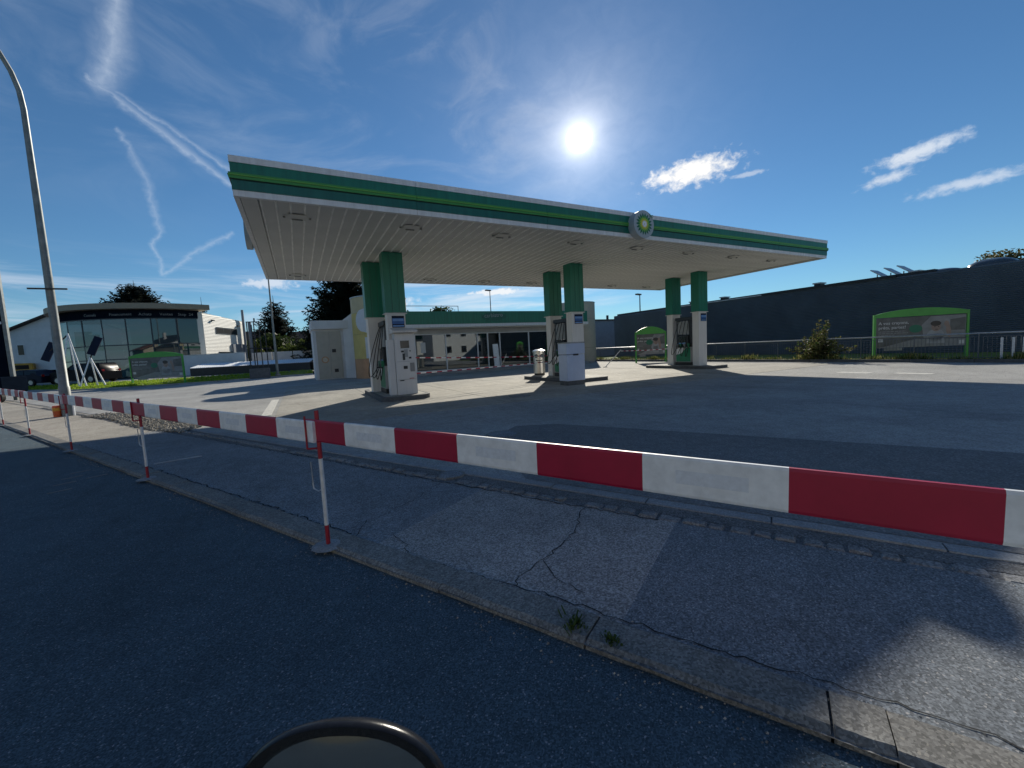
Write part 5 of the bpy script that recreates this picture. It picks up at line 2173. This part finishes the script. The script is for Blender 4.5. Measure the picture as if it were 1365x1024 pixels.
# tripod signs
def aframe(label, x, y, h, flag_c, tilt):
    t_ = thing('tripod_stand', label, 'stand', (x, y, 0.3), 0, 'white tripod stands carrying dark boards')
    for (dx_, dy_) in ((-0.75, -0.2), (0.75, -0.2), (0.0, 0.7)):
        b1 = MB()
        b1.tube([(x + dx_, y + dy_, 0.3), (x, y, h)], [0.06, 0.045], 'white', 8)
        b1.build('leg', t_)
    b1 = MB()
    b1.box(flag_c, (0.5, 0.12, 1.55), 'navy', 0, Matrix.Rotation(R(tilt), 3, 'Y'))
    b1.build('board', t_)
    b1 = MB()
    b1.tube([(x, y, h - 0.1), (flag_c[0], flag_c[1], flag_c[2])], 0.05, 'dark_metal', 6)
    b1.build('arm', t_)


aframe('white tripod stand with a dark tilted board, left of the dark car', -16.3, 46.0, 4.6, (-17.7, 46.5, 3.2), 24)
aframe('white tripod stand with a dark tilted board, in front of the dark car', -14.9, 45.2, 2.6, (-14.5, 45.1, 3.5), 24)


# cars
def car(label, loc, rz, L, W_, H_, paint, suv=True, name='parked_car', group='dark cars parked behind the grass'):
    t_ = thing(name, label, 'car', loc, rz, group)
    if suv:
        prof_ = [(-0.5, 0.30), (-0.5, 0.55), (-0.46, 0.66), (-0.44, 0.93), (-0.40, 0.985), (-0.05, 1.0), (0.06, 0.96), (0.20, 0.68), (0.42, 0.63), (0.485, 0.55), (0.5, 0.30), (0.49, 0.16), (-0.49, 0.16)]
    else:
        prof_ = [(-0.5, 0.35), (-0.495, 0.58), (-0.42, 0.66), (-0.32, 0.90), (-0.20, 0.99), (-0.03, 1.0), (0.08, 0.93), (0.22, 0.68), (0.42, 0.58), (0.49, 0.48), (0.5, 0.30), (0.49, 0.15), (-0.49, 0.15)]
    n = len(prof_)
    vs, fs = [], []
    stn = [(-1, 0.0), (-0.93, 0.03), (0.93, 0.03), (1, 0.0)]
    for (w_, ex) in stn:
        for (u, v) in prof_:
            inset = 0.14 if v > 0.68 else 0.0
            k_ = 1 - inset * (v - 0.6) / 0.4 if inset else 1
            edge = 0.975 if abs(w_) == 1 else 1.0
            vs.append((u * L * edge, w_ * W_ / 2 * k_, v * H_ * (edge if v > 0.9 else 1)))
    for a_ in range(3):
        for i in range(n):
            fs.append((a_ * n + i, a_ * n + (i + 1) % n, (a_ + 1) * n + (i + 1) % n, (a_ + 1) * n + i))
    fs += [tuple(range(n - 1, -1, -1)), tuple(range(3 * n, 4 * n))]
    b1 = MB()
    b1.add(vs, fs, paint)
    b1.build('body', t_, smooth=True, world=False)
    zt_, zb_ = 0.93 * H_, 0.69 * H_
    for sg in (-1, 1):
        for (ua, ub, ua2, ub2) in ((-0.41, -0.16, -0.38, -0.15), (-0.14, 0.13, -0.13, 0.03)):
            b1 = MB()
            y0_ = sg * (W_ / 2 * 0.965 + 0.01)
            y1_ = sg * (W_ / 2 * 0.885 + 0.012)
            q = [(ua * L, y0_, zb_), (ub * L, y0_, zb_), (ub2 * L, y1_, zt_), (ua2 * L, y1_, zt_)]
            b1.add(q, [(0, 1, 2, 3) if sg < 0 else (3, 2, 1, 0)], 'carglass')
            b1.build('side_window', t_, world=False)
    b1 = MB()
    b1.add([(0.205 * L, -W_ * 0.43, 0.70 * H_), (0.205 * L, W_ * 0.43, 0.70 * H_), (0.075 * L, W_ * 0.38, 0.955 * H_), (0.075 * L, -W_ * 0.38, 0.955 * H_)], [(0, 1, 2, 3)], 'carglass')
    b1.build('windscreen', t_, world=False)
    for sx in (-0.30, 0.32):
        for sg in (-1, 1):
            b1 = MB()
            r_ = 0.36 if suv else 0.32
            b1.disc((sx * L, sg * (W_ / 2 - 0.10), r_), (1, 0, 0), (0, 0, 1), r_, r_, -0.2 * 1 if sg > 0 else 0.2, 'tyre', 20)
            w_ = b1.build('wheel', t_, world=False)
            b1 = MB()
            b1.disc((sx * L, sg * (W_ / 2 + 0.102), r_), (1, 0, 0), (0, 0, 1), r_ * 0.62, r_ * 0.62, -0.012 if sg > 0 else 0.012, 'rim', 16)
            b1.build('rim', w_, world=False)
    for sg in (-1, 1):
        b1 = MB()
        b1.box((0.485 * L, sg * W_ * 0.36, 0.52 * H_), (0.10, 0.34, 0.12), 'lens')
        b1.build('headlight', t_, world=False)
        b1 = MB()
        b1.box((-0.492 * L, sg * W_ * 0.40, 0.60 * H_), (0.05, 0.22, 0.22), 'red_lens')
        b1.build('tail_light', t_, world=False)
        b1 = MB()
        b1.box((0.13 * L, sg * W_ * 0.53, 0.70 * H_), (0.12, 0.2, 0.13), paint)
        b1.build('wing_mirror', t_, world=False)
    return t_


car('large black off-road car parked before the showroom', (-17.5, 51.8, 0.40), R(152), 4.9, 1.95, 1.82, 'carpaint')
car('dark blue saloon car parked left of the black off-road car', (-22.0, 53.6, 0.40), R(152), 4.5, 1.8, 1.48, 'carpaint_navy', False)
car('black hatchback half hidden behind the dark sign pylon', (-26.0, 56.5, 0.40), R(152), 4.2, 1.8, 1.52, 'carpaint', False)
t = thing('yellow_van', 'small yellow van seen above the dark cars at far left', 'van', (-35.5, 84.5, 0.4), R(10))
b = MB()
b.box((0, 0, 1.55), (3.2, 1.9, 2.2), 'van_yellow')
b.build('body', t, world=False, bevel=0.15)
b = MB()
b.box((0, -0.96, 2.1), (2.4, 0.02, 0.6), 'carglass')
b.build('side_window', t, world=False)
for sx in (-1.0, 1.0):
    b = MB()
    b.disc((sx, -0.97, 0.36), (1, 0, 0), (0, 0, 1), 0.36, 0.36, 0.1, 'tyre', 16)
    b.build('wheel', t, world=False)


# houses
def house(label, c, w, d, eave, ridge, rz, wallm, roofm, base=0.3, name='house', wins=()):
    t_ = thing(name, label, 'house', (c[0], c[1], base), rz)
    b1 = MB()
    vs = [(-w / 2, -d / 2, 0), (w / 2, -d / 2, 0), (w / 2, d / 2, 0), (-w / 2, d / 2, 0), (-w / 2, -d / 2, eave), (w / 2, -d / 2, eave), (w / 2, d / 2, eave), (-w / 2, d / 2, eave), (0, -d / 2, ridge), (0, d / 2, ridge)]
    b1.add(vs, [(0, 1, 5, 8, 4), (2, 3, 7, 9, 6), (1, 2, 6, 5), (3, 0, 4, 7)], wallm)
    b1.build('wall', t_, world=False)
    b1 = MB()
    o_ = 0.7
    k_ = (ridge - eave) / (w / 2)
    for sg in (-1, 1):
        e0 = sg * (w / 2 + o_)
        ze = eave - k_ * o_
        v_ = [(0, -d / 2 - o_, ridge + 0.02), (0, d / 2 + o_, ridge + 0.02), (e0, d / 2 + o_, ze + 0.02), (e0, -d / 2 - o_, ze + 0.02)]
        v_ += [(x, y, z + 0.22) for x, y, z in v_]
        b1.add(v_, [(0, 1, 2, 3), (4, 5, 6, 7), (0, 4, 5, 1), (1, 5, 6, 2), (2, 6, 7, 3), (3, 7, 4, 0)], roofm)
    rf_ = b1.build('roof', t_, world=False)
    b1 = MB()
    b1.bx(w * 0.18, w * 0.18 + 0.6, d * 0.1, d * 0.1 + 0.6, eave, ridge + 0.7, wallm)
    b1.build('chimney', rf_, world=False)
    for (x, z, ww, hh_) in wins:
        b1 = MB()
        b1.bx(x - ww / 2, x + ww / 2, -d / 2 - 0.05, -d / 2 - 0.002, z - hh_ / 2, z + hh_ / 2, 'frame_white')
        f_ = b1.build('window', t_, world=False)
        b1 = MB()
        b1.bx(x - ww / 2 + 0.09, x + ww / 2 - 0.09, -d / 2 - 0.065, -d / 2 - 0.052, z - hh_ / 2 + 0.09, z + hh_ / 2 - 0.09, 'carglass')
        b1.build('pane', f_, world=False)
    return t_


house('white house with a dark gabled roof at far left, behind the lamp post', (-28.5, 88.5), 14.5, 10, 7.1, 10.0, R(-18), 'wall_white', 'tile_brown', 0.4, wins=((-5.6, 4.6, 0.9, 1.6),))
house('distant house with a reddish tiled roof between the spruce and the annex', (3.6, 134), 12, 9, 6.3, 9.6, R(70), 'house_cream', 'tile_red', 0.0)
house('distant house with a reddish tiled roof seen through the metal frame', (-9.0, 139), 13, 9, 6.6, 10.2, R(75), 'house_cream', 'tile_red', 0.0)
# houses across the way behind the camera, which the glass fronts mirror
house('cream apartment house behind the camera, mirrored in the shop glass', (33, -22), 22, 12, 8.0, 11.0, R(180), 'wall_white', 'tile_red', 0.0, wins=[(x, z, 1.2, 1.4) for x in (-8, -5, -2, 2, 5, 8) for z in (2, 5, 7.2)])
house('cream house across the road behind the camera, mirrored in the showroom glass', (-31, -14), 16, 11, 6.0, 9.5, R(180 - 28), 'house_cream', 'tile_red', 0.0, wins=[(x, z, 1.2, 1.4) for x in (-5, -2, 2, 5) for z in (1.9, 4.8)])

house('long pale apartment block added unseen behind the camera to bounce sunlight', (-17, -23), 34, 12, 8.5, 11.5, R(119.4), 'house_cream', 'tile_red', 0.0, wins=[(x, z, 1.2, 1.4) for x in (-13, -9, -5, -1, 3, 7, 11) for z in (1.9, 4.6, 7.2)])  # added out of view to bounce sunlight onto the shaded fronts
house('pale house added unseen behind the camera to bounce sunlight, nearer the shop axis', (6, -30), 18, 11, 7.0, 10.5, R(160), 'wall_white', 'tile_brown', 0.0, wins=[(x, z, 1.2, 1.4) for x in (-6, -2, 2, 6) for z in (1.9, 4.8)])  # another unseen block added for bounced fill light
# black sign pylon at the far left, with a dark trailer at its foot
t = thing('sign_pylon', 'tall black sign pylon with a grey edge post at the far left', 'sign pylon', (-15.5, 35.2, 0))
b = MB()
b.box((-15.03, 35.12, 4.6), (0.16, 0.22, 9.2), 'lamp_steel')
b.build('edge_post', t)
b = MB()
b.box((-16.12, 35.3, 3.3), (2.0, 0.25, 4.2), 'sign_dark', -0.15)
b.build('panel', t)
b = MB()
b.box((-15.35, 35.03, 4.55), (0.45, 0.04, 0.14), 'post_white', -0.15)
b.build('logo_bar', t)
t = thing('trailer', 'dark box trailer with small wheels behind the barrier at the far left', 'trailer', (-15.2, 33.6, 0))
b = MB()
b.box((-15.4, 33.7, 0.98), (2.4, 1.5, 0.86), 'sign_dark', -0.3)
b.build('box', t, bevel=0.04)
for (x, y) in ((-16.0, 33.0), (-15.3, 32.8), (-14.6, 32.6)):
    b = MB()
    b.disc((x, y, 0.32), (0.955, -0.295, 0), (0, 0, 1), 0.32, 0.32, 0.2, 'tyre', 16)
    b.build('wheel', t)
b = MB()
b.box((-15.3, 32.75, 0.62), (1.9, 0.12, 0.08), 'steel', -0.3)
b.build('mudguard', t)

# ================================================================== MIRROR AT THE BOTTOM EDGE
# round vehicle mirror just below the lens; the glass faces back to the rider
mc = Vector((-0.002, 0.718, 0.717))
view = Vector((mc.x, mc.y, 0)).normalized()
face = Vector((-0.44, -0.86, 0.20)).normalized()
ux = Vector((0.888, -0.46, -0.04))
ux = (ux - face * ux.dot(face)).normalized()
vx = face.cross(ux)
mir = thing('vehicle_mirror', 'rounded black vehicle mirror poking into view at the bottom edge', 'mirror', mc)
RU, RV = 0.194, 0.150


def ringpts(ru, rv, off, n=56, e=0.9):
    P = []
    for k_ in range(n):
        a_ = 2 * math.pi * k_ / n
        c_, s_ = math.cos(a_), math.sin(a_)
        P.append(mc + ux * ru * math.copysign(abs(c_) ** e, c_) + vx * rv * math.copysign(abs(s_) ** e, s_) + face * off)
    return P


b = MB()
rings = [(RU - 0.026, RV - 0.026, -0.004), (RU - 0.020, RV - 0.020, 0.006), (RU - 0.004, RV - 0.004, 0.009), (RU, RV, 0.003), (RU - 0.001, RV - 0.001, -0.008), (RU * 0.93, RV * 0.92, -0.03), (RU * 0.72, RV * 0.68, -0.055), (RU * 0.35, RV * 0.33, -0.075)]
vs, fs = [], []
n = 56
for (a_, c_, o_) in rings:
    vs += ringpts(a_, c_, o_, n)
for j in range(len(rings) - 1):
    for i in range(n):
        fs.append((j * n + i, j * n + (i + 1) % n, (j + 1) * n + (i + 1) % n, (j + 1) * n + i))
fs.append(tuple((len(rings) - 1) * n + i for i in range(n)))
b.add(vs, [f[::-1] for f in fs], 'mirror_frame')
b.build('housing', mir, smooth=True)
b = MB()
vs, fs = [], []
nr = 10
for j in range(nr + 1):
    q_ = 1 - j / nr
    vs += ringpts(max(1e-4, (RU - 0.0262) * q_), max(1e-4, (RV - 0.0262) * q_), -0.005 + 0.010 * (1 - q_ * q_), n)
for j in range(nr):
    for i in range(n):
        fs.append((j * n + i, j * n + (i + 1) % n, (j + 1) * n + (i + 1) % n, (j + 1) * n + i))
b.add(vs, fs, 'mirror')
b.build('mirror_glass', mir, smooth=True)
b = MB()
b.tube([mc - face * 0.06 - vx * 0.05, mc - face * 0.07 - vx * 0.22, mc - face * 0.02 - vx * 0.42], [0.014, 0.012, 0.012], 'black', 10)
b.build('stalk', mir, smooth=True)
